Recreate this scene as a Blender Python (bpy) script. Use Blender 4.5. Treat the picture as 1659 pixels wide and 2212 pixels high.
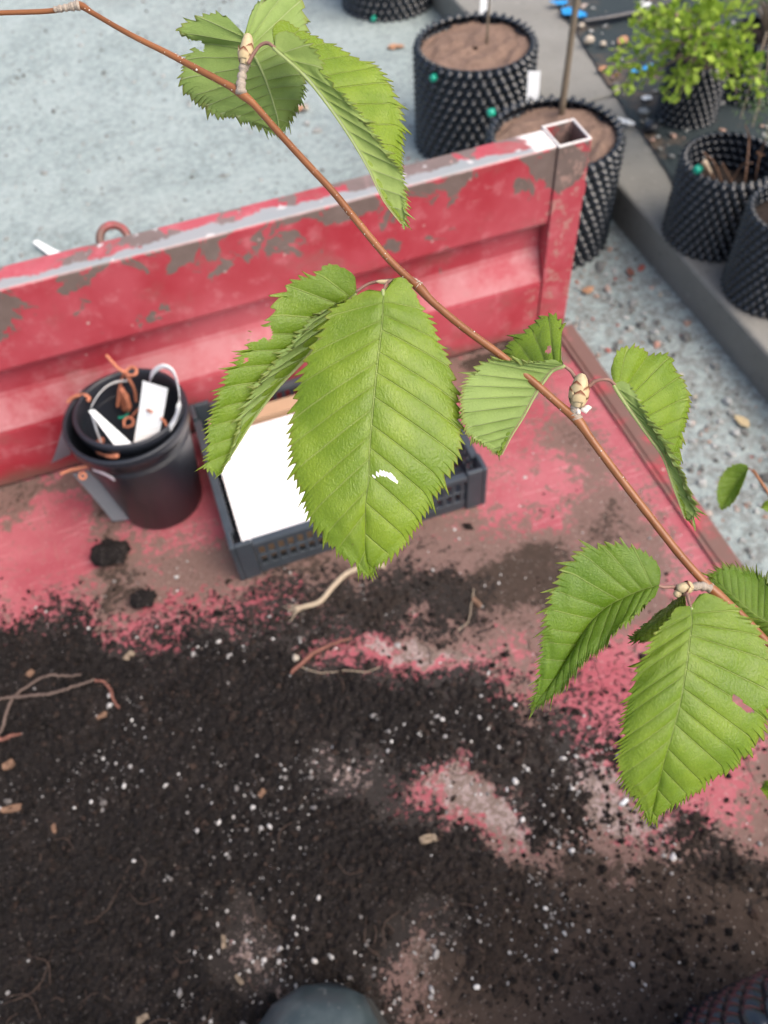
import bpy, math, random
import numpy as np
from mathutils import Matrix, Vector
for _o in list(bpy.data.objects): bpy.data.objects.remove(_o)
SC = bpy.context.scene
COL = SC.collection
rng = np.random.default_rng(7)
random.seed(7)

# ------------------------------------------------------------------ camera
W, H, F = 1659.0, 2212.0, 1826.0            # working pixel frame of the photograph
PITCH, ROLL, YAW = map(math.radians, (54.55, -5.63, 14.42))
CAM = np.array([0.0, 0.0, 1.0])             # metres above the trailer floor (z = 0)
_f = np.array([math.sin(YAW)*math.cos(PITCH), math.cos(YAW)*math.cos(PITCH), -math.sin(PITCH)])
_r = np.array([math.cos(YAW), -math.sin(YAW), 0.0]); _u = np.cross(_r, _f)
CR = _r*math.cos(ROLL)+_u*math.sin(ROLL); CU = -_r*math.sin(ROLL)+_u*math.cos(ROLL); CF = _f
cd = bpy.data.cameras.new('camera'); cam = bpy.data.objects.new('camera', cd); COL.objects.link(cam)
cam.matrix_world = Matrix(((CR[0], CU[0], -CF[0], CAM[0]), (CR[1], CU[1], -CF[1], CAM[1]), (CR[2], CU[2], -CF[2], CAM[2]), (0, 0, 0, 1)))
cd.sensor_fit = 'AUTO'; cd.sensor_width = 36; cd.lens = 36*F/H
cd.clip_start = 0.02; cd.clip_end = 500
cd.dof.use_dof = True; cd.dof.focus_distance = 0.305; cd.dof.aperture_fstop = cd.lens/1.9
SC.camera = cam
SC.render.resolution_x, SC.render.resolution_y = 768, 1024

# ------------------------------------------------------------------ light
SUN_EL, SUN_AZ = math.radians(56), math.radians(140)      # azimuth measured from +Y towards +X
wd = bpy.data.worlds.new('World'); SC.world = wd; wd.use_nodes = True
wn = wd.node_tree; bg = wn.nodes['Background']
sky = wn.nodes.new('ShaderNodeTexSky'); sky.sky_type = 'NISHITA'; sky.sun_disc = False
sky.sun_elevation = SUN_EL; sky.sun_rotation = SUN_AZ; sky.air_density = 1.0; sky.dust_density = 6.0; sky.ozone_density = 0.6
wn.links.new(sky.outputs[0], bg.inputs[0]); bg.inputs[1].default_value = 0.15
sl = bpy.data.lights.new('sun', 'SUN'); sl.energy = 1.05; sl.angle = math.radians(60); sl.color = (1, 0.96, 0.9)
so = bpy.data.objects.new('sun', sl); COL.objects.link(so)
sd = Vector((math.sin(SUN_AZ)*math.cos(SUN_EL), math.cos(SUN_AZ)*math.cos(SUN_EL), math.sin(SUN_EL)))
so.rotation_euler = (-sd).to_track_quat('-Z', 'Y').to_euler(); so.location = (0, 0, 5)
vs = SC.view_settings; vs.view_transform = 'Standard'; vs.look = 'None'; vs.exposure = 0.78; vs.gamma = 1; vs.use_curve_mapping = False

# ------------------------------------------------------------------ helpers
def ray(px, py): return CR*((px-W/2)/F) - CU*((py-H/2)/F) + CF
def atz(px, py, z): d = ray(px, py); return CAM + d*((z-CAM[2])/d[2])
def aty(px, py, y): d = ray(px, py); return CAM + d*(y/d[1])
def atd(px, py, dep): return CAM + ray(px, py)*dep
def proj(V):
    d = np.asarray(V)-CAM; c = d@CF
    return W/2+F*(d@CR)/c, H/2-F*(d@CU)/c
def Zm(ox, oy, s, pts): return [((ox+x/s)*.67770, (oy+y/s)*.67770) for x, y in pts]   # a zoomed view's pixels -> working frame

def mk(name, V, Fc, mat=None, parent=None, smooth=True, mats=None, midx=None, attrs=None):
    V = np.asarray(V, dtype=np.float32)
    me = bpy.data.meshes.new(name)
    if isinstance(Fc, np.ndarray):
        k = Fc.shape[1]; n = len(Fc)
        me.vertices.add(len(V)); me.vertices.foreach_set('co', V.ravel())
        me.loops.add(n*k); me.loops.foreach_set('vertex_index', Fc.astype(np.int32).ravel())
        me.polygons.add(n); me.polygons.foreach_set('loop_start', np.arange(0, n*k, k, dtype=np.int32))
        me.update(calc_edges=True)
    else:
        me.from_pydata([tuple(map(float, v)) for v in V], [], [tuple(map(int, f)) for f in Fc]); me.update()
    for m in (mats or [mat]):
        if m: me.materials.append(m)
    if midx is not None: me.polygons.foreach_set('material_index', np.asarray(midx, dtype=np.int32))
    me.polygons.foreach_set('use_smooth', np.full(len(me.polygons), smooth))
    for k, a in (attrs or {}).items():
        at = me.attributes.new(k, 'FLOAT', 'POINT'); at.data.foreach_set('value', np.asarray(a, dtype=np.float32))
    o = bpy.data.objects.new(name, me); COL.objects.link(o)
    if parent: o.parent = parent
    return o
def tag(o, label=None, cat=None, group=None, kind=None):
    if label: o['label'] = label
    if cat: o['category'] = cat
    if group: o['group'] = group
    if kind: o['kind'] = kind
    return o
def empty(name, loc, label, cat, group=None):
    o = bpy.data.objects.new(name, None); o.empty_display_size = .02; COL.objects.link(o)
    o.location = [float(v) for v in loc]; return tag(o, label, cat, group)
def put(o, parent):           # parent keeping world-space vertices
    o.parent = parent; o.matrix_parent_inverse = Matrix.Translation(parent.location).inverted(); return o

def grid_faces(n, m, close_u=False, off=0):
    i = np.arange(n if close_u else n-1); j = np.arange(m-1)
    I, J = np.meshgrid(i, j, indexing='ij'); I2 = (I+1) % n
    return np.stack([I*m+J, I2*m+J, I2*m+J+1, I*m+J+1], -1).reshape(-1, 4)+off
def smooth_path(pts, n):
    pts = np.asarray(pts, float); d = np.r_[0, np.cumsum(np.linalg.norm(np.diff(pts, axis=0), axis=1))]
    d = d/d[-1]; t = np.linspace(0, 1, n)
    P = np.vstack([2*pts[0]-pts[1], pts, 2*pts[-1]-pts[-2]]); out = []
    k = np.clip(np.searchsorted(d, t, side='right')-1, 0, len(pts)-2)
    u = ((t-d[k])/(d[k+1]-d[k]))[:, None]
    p0, p1, p2, p3 = P[k], P[k+1], P[k+2], P[k+3]
    # finite-difference tangents scaled to the segment (non-uniform, no overshoot)
    h = (d[k+1]-d[k])[:, None]
    dd = np.r_[d[0]-(d[1]-d[0]), d, d[-1]+(d[-1]-d[-2])]
    m1 = (p2-p0)/(dd[k+2]-dd[k])[:, None]*h; m2 = (p3-p1)/(dd[k+3]-dd[k+1])[:, None]*h
    return (2*u**3-3*u**2+1)*p1+(u**3-2*u**2+u)*m1+(-2*u**3+3*u**2)*p2+(u**3-u**2)*m2
def tube(path, rad, seg=10, cap=True, wob=0.0):
    path = np.asarray(path, float); n = len(path)
    rad = np.interp(np.linspace(0, 1, n), np.linspace(0, 1, len(np.atleast_1d(rad))), np.atleast_1d(rad))
    T = np.gradient(path, axis=0); T /= np.linalg.norm(T, axis=1)[:, None]+1e-12
    up = np.array([0.31, 0.2, 0.93]); N = np.zeros_like(T)
    v = up-T[0]*(up@T[0]); v /= np.linalg.norm(v)
    for i in range(n):
        v = v-T[i]*(v@T[i]); v /= np.linalg.norm(v); N[i] = v
    B = np.cross(T, N); a = np.linspace(0, 2*math.pi, seg, endpoint=False)
    rr = rad[:, None]*(1+wob*rng.normal(size=(n, seg)))
    V = path[:, None]+rr[..., None]*(np.cos(a)[None, :, None]*N[:, None]+np.sin(a)[None, :, None]*B[:, None])
    V = V.reshape(-1, 3); i, j = np.meshgrid(np.arange(n-1), np.arange(seg), indexing='ij'); j2 = (j+1) % seg
    Fq = np.stack([i*seg+j, i*seg+j2, (i+1)*seg+j2, (i+1)*seg+j], -1).reshape(-1, 4)
    if cap:
        V = np.vstack([V, path[0]-T[0]*rad[0]*.4, path[-1]+T[-1]*rad[-1]*.4]); a0, a1 = len(V)-2, len(V)-1
        j = np.arange(seg); j2 = (j+1) % seg; e = (n-1)*seg
        Fq = np.vstack([Fq, np.stack([np.full(seg, a0), j2, j, j], -1), np.stack([np.full(seg, a1), e+j, e+j2, e+j2], -1)])
    return V, [tuple(dict.fromkeys(f)) for f in Fq.tolist()]
def merge(parts):
    V, Fa, o = [], [], 0
    for v, f in parts:
        V.append(np.asarray(v, float)); Fa += [tuple(i+o for i in q) for q in (f.tolist() if isinstance(f, np.ndarray) else f)]; o += len(v)
    return np.vstack(V), Fa
def box(x0, x1, y0, y1, z0, z1):
    V = [(x, y, z) for z in (z0, z1) for y in (y0, y1) for x in (x0, x1)]
    return np.array(V, float), [(0, 2, 3, 1), (4, 5, 7, 6), (0, 1, 5, 4), (2, 6, 7, 3), (0, 4, 6, 2), (1, 3, 7, 5)]
def bevel(o, w=.003, seg=2):
    m = o.modifiers.new('bevel', 'BEVEL'); m.width = w; m.segments = seg; m.limit_method = 'ANGLE'; return o
def plate(corners, th, nsub=12, bend=0.0):
    """thin curved plate from 4 corner points (a,b,c,d round the outline)"""
    a, b, c, d = [np.asarray(p, float) for p in corners]; n = np.cross(b-a, d-a); n /= np.linalg.norm(n)
    s = np.linspace(0, 1, nsub); V = []
    for q in s:
        l, r = a+(d-a)*q, b+(c-b)*q; off = n*bend*4*q*(1-q)
        V += [l+off, r+off, r+off-n*th, l+off-n*th]
    Fa = []
    for i in range(nsub-1):
        for k in range(4): Fa.append((i*4+k, i*4+(k+1) % 4, (i+1)*4+(k+1) % 4, (i+1)*4+k))
    Fa += [(0, 3, 2, 1), tuple((nsub-1)*4+k for k in range(4))]
    return np.array(V), Fa
def strip(path, w, th, side):
    path = np.asarray(path, float); T = np.gradient(path, axis=0); T /= np.linalg.norm(T, axis=1)[:, None]
    S = np.asarray(side, float)[None]-T*(T@np.asarray(side, float))[:, None]; S /= np.linalg.norm(S, axis=1)[:, None]; N = np.cross(T, S)
    V = np.stack([path+S*w/2, path-S*w/2, path-S*w/2-N*th, path+S*w/2-N*th], 1).reshape(-1, 3); n = len(path); Fa = []
    for i in range(n-1):
        for k in range(4): Fa.append((i*4+k, i*4+(k+1) % 4, (i+1)*4+(k+1) % 4, (i+1)*4+k))
    Fa += [(0, 3, 2, 1), tuple((n-1)*4+k for k in range(4))]
    return V, Fa
_ico = None
def ico():
    t = (1+5**.5)/2
    V = np.array([(-1, t, 0), (1, t, 0), (-1, -t, 0), (1, -t, 0), (0, -1, t), (0, 1, t), (0, -1, -t), (0, 1, -t), (t, 0, -1), (t, 0, 1), (-t, 0, -1), (-t, 0, 1)], float)
    V /= np.linalg.norm(V[0])
    Fa = np.array([(0, 11, 5), (0, 5, 1), (0, 1, 7), (0, 7, 10), (0, 10, 11), (1, 5, 9), (5, 11, 4), (11, 10, 2), (10, 7, 6), (7, 1, 8), (3, 9, 4), (3, 4, 2), (3, 2, 6), (3, 6, 8), (3, 8, 9), (4, 9, 5), (2, 4, 11), (6, 2, 10), (8, 6, 7), (9, 8, 1)])
    return V, Fa
def octa():
    return np.array([(1, 0, 0), (0, 1, 0), (-1, 0, 0), (0, -1, 0), (0, 0, 1), (0, 0, -1)], float), np.array([(0, 1, 4), (1, 2, 4), (2, 3, 4), (3, 0, 4), (1, 0, 5), (2, 1, 5), (3, 2, 5), (0, 3, 5)])
def scatter(P, S, base, jit=.3, tone=None):
    """many small irregular lumps in one mesh: P centres (n,3), S sizes (n,3)"""
    V0, F0 = base; n = len(P); m = len(V0)
    a = rng.uniform(0, 2*math.pi, n); b = rng.uniform(-.6, .6, n)
    V = np.repeat(V0[None], n, 0)*(1+jit*rng.uniform(-1, 1, (n, m, 1)))*S[:, None, :]
    ca, sa, cb, sb = np.cos(a)[:, None], np.sin(a)[:, None], np.cos(b)[:, None], np.sin(b)[:, None]
    x, y, z = V[..., 0], V[..., 1], V[..., 2]; x, z = x*cb-z*sb, x*sb+z*cb; x, y = x*ca-y*sa, x*sa+y*ca
    V = np.stack([x, y, z], -1)+P[:, None]
    Fa = (F0[None]+(np.arange(n)*m)[:, None, None]).reshape(-1, F0.shape[1])
    t = np.repeat(rng.uniform(0, 1, n) if tone is None else tone, m)
    return V.reshape(-1, 3), Fa, t

# value noise on numpy grids (for real relief)
_perm = rng.uniform(-1, 1, (256, 256))
def vnoise(x, y):
    xi, yi = np.floor(x).astype(int), np.floor(y).astype(int); u, v = x-xi, y-yi
    u, v = u*u*(3-2*u), v*v*(3-2*v); g = lambda a, b: _perm[a % 256, b % 256]
    return (g(xi, yi)*(1-u)+g(xi+1, yi)*u)*(1-v)+(g(xi, yi+1)*(1-u)+g(xi+1, yi+1)*u)*v
def fbm(x, y, o=4, g=.55):
    s = 0; a = 1
    for k in range(o): s = s+a*vnoise(x*2**k+17*k, y*2**k+31*k); a *= g
    return s
def in_poly(px, py, poly):
    poly = np.asarray(poly, float); r = np.zeros(np.shape(px), bool); j = len(poly)-1
    for i in range(len(poly)):
        xi, yi = poly[i]; xj, yj = poly[j]
        r ^= ((yi > py) != (yj > py)) & (px < (xj-xi)*(py-yi)/(yj-yi+1e-12)+xi); j = i
    return r
def sd_poly(px, py, poly):     # signed distance, + inside
    poly = np.asarray(poly, float); d = np.full(np.shape(px), 1e9)
    for i in range(len(poly)):
        a, b = poly[i], poly[(i+1) % len(poly)]; e = b-a; t = np.clip(((px-a[0])*e[0]+(py-a[1])*e[1])/(e@e), 0, 1)
        d = np.minimum(d, np.hypot(px-a[0]-t*e[0], py-a[1]-t*e[1]))
    return np.where(in_poly(px, py, poly), d, -d)
def ell(px, py, cx, cy, rx, ry, ang=0):
    c, s = math.cos(math.radians(ang)), math.sin(math.radians(ang)); x, y = px-cx, py-cy
    return np.exp(-(((x*c+y*s)/rx)**2+((-x*s+y*c)/ry)**2))

# ------------------------------------------------------------------ materials
class NT:
    def __init__(s, name, rough=.6, spec=.4):
        s.m = bpy.data.materials.new(name); s.m.use_nodes = True; s.t = s.m.node_tree; s.b = s.t.nodes['Principled BSDF']
        s.b.inputs['Roughness'].default_value = rough; s.b.inputs['Specular IOR Level'].default_value = spec; s._pos = None
    def n(s, ty, **kw):
        x = s.t.nodes.new(ty)
        for k, v in kw.items(): setattr(x, k, v)
        return x
    def lk(s, a, b): s.t.links.new(a, b)
    def pos(s):
        if s._pos is None: s._pos = s.n('ShaderNodeNewGeometry').outputs['Position']
        return s._pos
    def obj(s): return s.n('ShaderNodeTexCoord').outputs['Object']
    def noise(s, scale, det=4, rough=.6, vec=None, dist=0.):
        x = s.n('ShaderNodeTexNoise'); x.inputs['Scale'].default_value = scale; x.inputs['Detail'].default_value = det; x.inputs['Roughness'].default_value = rough; x.inputs['Distortion'].default_value = dist
        s.lk(vec or s.pos(), x.inputs['Vector']); return x.outputs['Fac']
    def vor(s, scale, vec=None, out='Distance'):
        x = s.n('ShaderNodeTexVoronoi'); x.inputs['Scale'].default_value = scale; s.lk(vec or s.pos(), x.inputs['Vector']); return x.outputs[out]
    def scalev(s, v, sc):
        x = s.n('ShaderNodeVectorMath', operation='MULTIPLY'); s.lk(v, x.inputs[0]); x.inputs[1].default_value = sc; return x.outputs[0]
    def ramp(s, fac, a, b):
        x = s.n('ShaderNodeMapRange'); x.inputs['From Min'].default_value = a; x.inputs['From Max'].default_value = b; x.clamp = True; x.interpolation_type = 'SMOOTHSTEP'
        s.lk(fac, x.inputs['Value']); return x.outputs[0]
    def math(s, op, a, b=None):
        x = s.n('ShaderNodeMath', operation=op)
        for i, v in enumerate((a, b)):
            if v is None: continue
            if isinstance(v, (int, float)): x.inputs[i].default_value = v
            else: s.lk(v, x.inputs[i])
        return x.outputs[0]
    def mix(s, f, a, b):
        x = s.n('ShaderNodeMix', data_type='RGBA')
        for i, v in ((0, f), (6, a), (7, b)):
            if isinstance(v, (int, float)): x.inputs[i].default_value = v
            elif isinstance(v, tuple): x.inputs[i].default_value = (*v, 1)
            else: s.lk(v, x.inputs[i])
        return x.outputs[2]
    def attr(s, name): return s.n('ShaderNodeAttribute', attribute_name=name).outputs['Fac']
    def sep(s, v):
        x = s.n('ShaderNodeSeparateXYZ'); s.lk(v, x.inputs[0]); return x.outputs
    def col(s, c):
        if isinstance(c, tuple): s.b.inputs['Base Color'].default_value = (*c, 1)
        else: s.lk(c, s.b.inputs['Base Color'])
        return s
    def rough(s, r): s.lk(r, s.b.inputs['Roughness']); return s
    def bump(s, h, dist=.002, strength=.6):
        x = s.n('ShaderNodeBump'); x.inputs['Strength'].default_value = strength; x.inputs['Distance'].default_value = dist
        s.lk(h, x.inputs['Height']); s.lk(x.outputs[0], s.b.inputs['Normal']); return s
def simple(name, c, rough=.6, spec=.4, var=.25, scale=60, bumpd=.0):
    t = NT(name, rough, spec); n = t.noise(scale, 4)
    lo = tuple(v*(1-var) for v in c); hi = tuple(min(1, v*(1+var)) for v in c)
    t.col(t.mix(n, lo, hi))
    if bumpd: t.bump(t.noise(scale*2, 5), bumpd, .5)
    return t.m

def red_paint(name, board=False, gr=.45):
    t = NT(name, .42, .35); n1 = t.noise(5, 5, .6); n2 = t.noise(38, 5, .65)
    c = t.mix(t.ramp(n1, .35, .68), (.34, .028, .042), (.43, .078, .10))
    c = t.mix(t.math('MULTIPLY', t.ramp(n2, .50, .72), .45), c, (.52, .19, .21))
    x, y, z = t.sep(t.pos())
    grime = t.ramp(t.noise(11, 6, .7), *((.5, .72) if gr < .6 else (.33, .52))); c = t.mix(t.math('MULTIPLY', grime, gr), c, (.22, .12, .10) if gr < .6 else (.13, .09, .07))
    chip = t.noise(15, 6, .62, dist=.6)
    if board:
        hi = t.ramp(z, .20, .335)          # most paint is lost along the upper part of the board
        # bare primer / rusty steel where the paint has flaked
        th = t.math('ADD', chip, t.math('MULTIPLY', hi, .185))
        flake = t.ramp(th, .665, .68); c = t.mix(flake, c, t.mix(n2, (.10, .075, .065), (.21, .16, .145)))
        # worn bare edge on top of the rail
        top = t.ramp(z, .3385, .3395); wy = t.math('ADD', y, t.math('MULTIPLY', t.math('SUBTRACT', t.noise(22, 4), .5), .055))
        edge = t.math('MULTIPLY', top, t.math('SUBTRACT', 1.0, t.ramp(wy, .957, .962))); c = t.mix(edge, c, (.27, .295, .305))
        wear = t.math('MULTIPLY', top, t.ramp(t.noise(30, 4), .62, .66)); c = t.mix(wear, c, (.50, .49, .49))
        wht = t.math('MULTIPLY', t.math('MULTIPLY', top, t.ramp(t.math('ADD', x, t.math('MULTIPLY', t.noise(40, 3), .06)), .525, .535)), 1.0); c = t.mix(wht, c, (.66, .64, .62))
        scx = t.ramp(t.noise(1, 4, .6, t.scalev(t.pos(), (9., 1., 130.))), .66, .70); c = t.mix(t.math('MULTIPLY', scx, .5), c, (.52, .33, .32))
        rim_ = t.math('MULTIPLY', t.ramp(t.noise(60, 5, .7), .56, .60), t.ramp(x, .50, .53)); c = t.mix(t.math('MULTIPLY', rim_, .6), c, (.40, .26, .22))
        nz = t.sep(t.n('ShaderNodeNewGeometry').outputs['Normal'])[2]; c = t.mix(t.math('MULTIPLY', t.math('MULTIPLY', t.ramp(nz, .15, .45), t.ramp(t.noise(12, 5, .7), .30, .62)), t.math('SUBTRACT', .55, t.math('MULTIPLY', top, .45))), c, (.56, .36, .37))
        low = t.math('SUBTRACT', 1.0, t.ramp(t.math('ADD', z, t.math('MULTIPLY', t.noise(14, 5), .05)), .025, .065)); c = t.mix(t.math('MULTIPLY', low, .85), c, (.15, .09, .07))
    spk = t.ramp(t.vor(38), .10, .07); spk = t.math('MULTIPLY', spk, t.ramp(t.noise(9, 3), .5, .62)); c = t.mix(t.math('MULTIPLY', spk, .8), c, (.55, .40, .37))
    t.col(c).bump(t.math('ADD', t.math('MULTIPLY', chip, .6), t.math('MULTIPLY', n2, .4)), .0012, .5); t.rough(t.math('ADD', t.math('MULTIPLY', n2, .3), .28)); return t.m
M = {}
M['red'] = red_paint('flaking_red_paint_board', True); M['red2'] = red_paint('scuffed_red_paint'); M['rail'] = red_paint('dirty_red_rail_paint', False, .9)
def bed_mat():
    t = NT('scuffed_red_floor', .55, .3); p = t.pos()
    n1 = t.noise(7, 6, .65); n2 = t.noise(60, 5, .7); n3 = t.noise(260, 3, .6)
    c = t.mix(t.ramp(n1, .3, .7), (.285, .055, .072), (.385, .120, .138))
    sc = t.scalev(p, (14., 150., 1.)); scr = t.ramp(t.noise(1, 4, .6, sc), .60, .65); c = t.mix(t.math('MULTIPLY', scr, .30), c, (.62, .30, .31))
    sc2 = t.scalev(p, (120., 18., 1.)); scr2 = t.ramp(t.noise(1, 4, .6, sc2), .61, .66); c = t.mix(t.math('MULTIPLY', scr2, .35), c, (.30, .13, .12))
    d = t.attr('dirt'); nf = t.noise(170, 4, .75); sp1 = t.noise(125, 6, .82)
    half = lambda q, k: t.math('MULTIPLY', t.math('SUBTRACT', q, .5), k)
    # dusty pale grains
    pale = t.ramp(t.math('ADD', t.attr('pale'), half(t.noise(95, 6, .8), 3.2)), .42, .62); c = t.mix(t.math('MULTIPLY', pale, .85), c, t.mix(nf, (.20, .165, .15), (.42, .375, .35)))
    # brown film
    dn = t.math('ADD', t.math('ADD', d, t.math('MULTIPLY', t.math('SUBTRACT', t.math('ADD', t.math('MULTIPLY', n1, .55), t.math('MULTIPLY', n2, .65)), .6), 1.9)), half(nf, 1.9))
    dc = t.mix(nf, (.080, .054, .043), (.19, .140, .115)); c = t.mix(t.math('MULTIPLY', t.ramp(dn, .34, .66), .9), c, dc)
    dd = t.mix(nf, (.022, .0145, .0105), (.066, .045, .034)); c = t.mix(t.ramp(t.math('ADD', d, half(sp1, 1.5)), .95, 1.25), c, dd)
    # fine black compost grains
    dk = t.ramp(t.math('ADD', t.attr('dark'), half(sp1, 3.0)), .44, .58); c = t.mix(dk, c, t.mix(nf, (.007, .006, .0055), (.035, .027, .023)))
    spk = t.ramp(t.noise(330, 2, .5), .67, .72); c = t.mix(t.math('MULTIPLY', spk, .6), c, (.42, .36, .32))
    t.col(c).bump(t.math('ADD', t.math('ADD', n2, t.math('MULTIPLY', n3, .6)), t.math('MULTIPLY', dk, .8)), .0016, .7); t.rough(t.math('ADD', t.math('MULTIPLY', t.ramp(d, .2, .8), .35), t.math('ADD', t.math('MULTIPLY', n2, .2), .46))); return t.m
M['bed'] = bed_mat()
def soil_mat():
    t = NT('potting_soil', .9, .25); n = t.noise(420, 4, .65); b = t.attr('brown')
    n4 = t.noise(16, 5, .7); c = t.mix(t.ramp(n, .3, .75), (.0045, .0038, .0038), (.021, .0165, .0155)); c = t.mix(t.math('MULTIPLY', t.ramp(n4, .48, .7), .55), c, t.mix(n, (.013, .0095, .0085), (.050, .038, .033))); sg = t.ramp(t.noise(300, 2, .5), .66, .72); c = t.mix(t.math('MULTIPLY', sg, .5), c, (.24, .22, .21)); c2 = t.mix(t.ramp(n, .3, .75), (.016, .011, .0085), (.058, .042, .034))
    t.col(t.mix(b, c, c2)).bump(n, .002, 1.0); return t.m
M['soil'] = soil_mat()
def crumb_mat():
    t = NT('soil_crumbs', .9, .2); a = t.attr('tone'); t.col(t.mix(a, (.006, .005, .0045), (.045, .030, .024))); return t.m
M['crumb'] = crumb_mat()
def perl_mat():
    t = NT('perlite', .8, .3); a = t.attr('tone'); t.col(t.mix(a, (.13, .12, .115), (.62, .61, .59))).bump(t.noise(900, 2), .0005, .5); return t.m
M['perlite'] = perl_mat()
def ground_mat():
    t = NT('yard_concrete', .85, .3); n0 = t.noise(.9, 4); n1 = t.noise(7, 6, .7); n2 = t.noise(55, 6, .75); n3 = t.noise(240, 4, .7)
    c = t.mix(t.ramp(n1, .3, .7), (.225, .278, .276), (.335, .395, .390)); c = t.mix(t.ramp(n2, .42, .75), c, (.41, .475, .47))
    c = t.mix(t.math('MULTIPLY', t.ramp(n2, .48, .28), .6), c, (.12, .125, .12)); c = t.mix(t.math('MULTIPLY', t.ramp(n0, .5, .75), .35), c, (.22, .20, .18))
    x, y, z = t.sep(t.pos()); near = t.math('MULTIPLY', t.ramp(x, .3, .75), t.ramp(y, 2.2, 1.5))
    rough = t.math('MULTIPLY', near, t.ramp(t.noise(26, 6, .8), .44, .58)); c = t.mix(t.math('MULTIPLY', rough, .6), c, (.13, .115, .105))
    c = t.mix(t.math('MULTIPLY', near, t.ramp(n3, .56, .68)), c, (.50, .51, .49))
    g1 = t.noise(120, 5, .8); c = t.mix(t.math('MULTIPLY', t.ramp(g1, .56, .66), .55), c, (.50, .55, .55)); c = t.mix(t.math('MULTIPLY', t.ramp(g1, .44, .34), .55), c, (.13, .145, .145))
    t.col(c).bump(t.math('ADD', n2, t.math('MULTIPLY', n3, .7)), .006, .8); return t.m
M['ground'] = ground_mat()
def peb_mat():
    t = NT('grit', .8, .3); a = t.attr('tone'); c = t.mix(t.ramp(a, 0, .6), (.10, .10, .095), (.34, .35, .34)); c = t.mix(t.ramp(a, .75, .85), c, (.36, .24, .19)); c = t.mix(t.ramp(a, .93, .95), c, (.34, .10, .08)); t.col(c); return t.m
M['grit'] = peb_mat()
def kerb_mat():
    t = NT('kerb_concrete', .85, .3); n1 = t.noise(6, 5); n2 = t.noise(45, 6, .7); n3 = t.noise(300, 3)
    c = t.mix(n1, (.17, .165, .15), (.27, .265, .245)); c = t.mix(t.ramp(n2, .6, .78), c, (.36, .36, .33)); c = t.mix(t.ramp(n2, .42, .28), c, (.12, .115, .105))
    t.col(c).bump(t.math('ADD', n2, n3), .003, .6); return t.m
M['kerb'] = kerb_mat()
def fabric_mat():
    t = NT('weed_fabric', .75, .3); p = t.pos(); n = t.noise(6, 6, .7); n2 = t.noise(45, 5, .8)
    w = t.noise(1, 2, .5, t.scalev(p, (900, 120, 1)))
    c = t.mix(w, (.016, .024, .027), (.040, .055, .060)); c = t.mix(t.ramp(n, .50, .66), c, t.mix(n2, (.05, .037, .028), (.17, .13, .10))); t.col(c).bump(w, .001, .5); return t.m
M['fabric'] = fabric_mat()
M['mulch'] = simple('brown_mulch', (.20, .135, .105), .95, .1, .6, 95, .008)
def airpot_mat():
    t = NT('black_dimpled_plastic', .38, .7); n = t.noise(30, 5); t.col(t.mix(t.ramp(n, .5, .8), (.008, .012, .018), (.024, .028, .032))); t.rough(t.math('ADD', t.math('MULTIPLY', n, .22), .14)); return t.m
M['airpot'] = airpot_mat()
M['blackpot'] = simple('black_pot_plastic', (.016, .019, .026), .36, .6, .3, 40)
M['crate'] = simple('dark_crate_plastic', (.040, .052, .064), .36, .5, .35, 40)
M['white'] = simple('white_plastic', (.78, .80, .80), .35, .45, .03, 30)
M['grey'] = simple('shaded_white_plastic', (.20, .22, .24), .45, .4, .08, 30)  # label plastic for the outside labels, their shade put into the colour
M['paper'] = simple('white_paper', (.85, .86, .87), .7, .2, .02, 20)
M['cardboard'] = simple('brown_cardboard', (.42, .28, .18), .8, .2, .15, 50)
M['tie'] = simple('orange_tie', (.50, .19, .11), .7, .3, .3, 200)
M['green'] = simple('green_clip', (.0, .30, .20), .35, .5, .1, 100)
M['blue'] = simple('blue_film', (.02, .27, .62), .35, .5, .3, 60)
M['stone'] = simple('pale_stone', (.45, .40, .33), .8, .3, .3, 60, .002)
M['deadleaf'] = simple('dead_leaf', (.40, .22, .13), .7, .3, .35, 60, .001)
M['cream'] = simple('cream_fibre', (.42, .34, .25), .8, .2, .35, 300, .0005)
M['flake'] = simple('wood_flake', (.25, .195, .14), .8, .2, .35, 200, .0008)
M['root'] = simple('brown_root', (.13, .095, .080), .8, .2, .4, 200, .0008)
M['fibre'] = simple('brown_fibre', (.085, .058, .045), .8, .2, .6, 60)
M['redroot'] = simple('reddish_root', (.19, .085, .065), .8, .2, .4, 200, .0008)
M['chip'] = simple('bark_chip', (.20, .12, .08), .8, .2, .5, 200, .001)
M['stem'] = simple('grey_stem', (.19, .155, .115), .8, .2, .4, 150, .0008)
def boot_mat():
    t = NT('green_rubber', .42, .5); n = t.noise(26, 5); n2 = t.noise(110, 4)
    c = t.mix(t.ramp(n, .35, .7), (.034, .050, .054), (.070, .092, .096)); c = t.mix(t.math('MULTIPLY', t.ramp(n2, .62, .72), .6), c, (.16, .17, .165)); t.col(c).bump(n2, .0008, .4); t.rough(t.math('ADD', t.math('MULTIPLY', n, .35), .25)); return t.m
M['rubber'] = boot_mat()
M['sole'] = simple('boot_sole', (.03, .03, .028), .8, .3, .3, 80, .001)
M['cloth'] = simple('dark_trouser_cloth', (.03, .035, .05), .9, .1, .3, 200, .0008)
def bark_mat():
    t = NT('brown_bark', .38, .45); n = t.noise(240, 5, .6); n2 = t.noise(45, 3)
    c = t.mix(t.ramp(n2, .3, .7), (.19, .068, .022), (.27, .105, .038)); c = t.mix(t.math('MULTIPLY', t.ramp(n, .58, .74), .5), c, (.10, .045, .02)); t.col(c).bump(n, .0003, .5); return t.m
M['bark'] = bark_mat()
M['lenticel'] = simple('lenticel', (.62, .56, .50), .8, .2, .1, 200)
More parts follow.
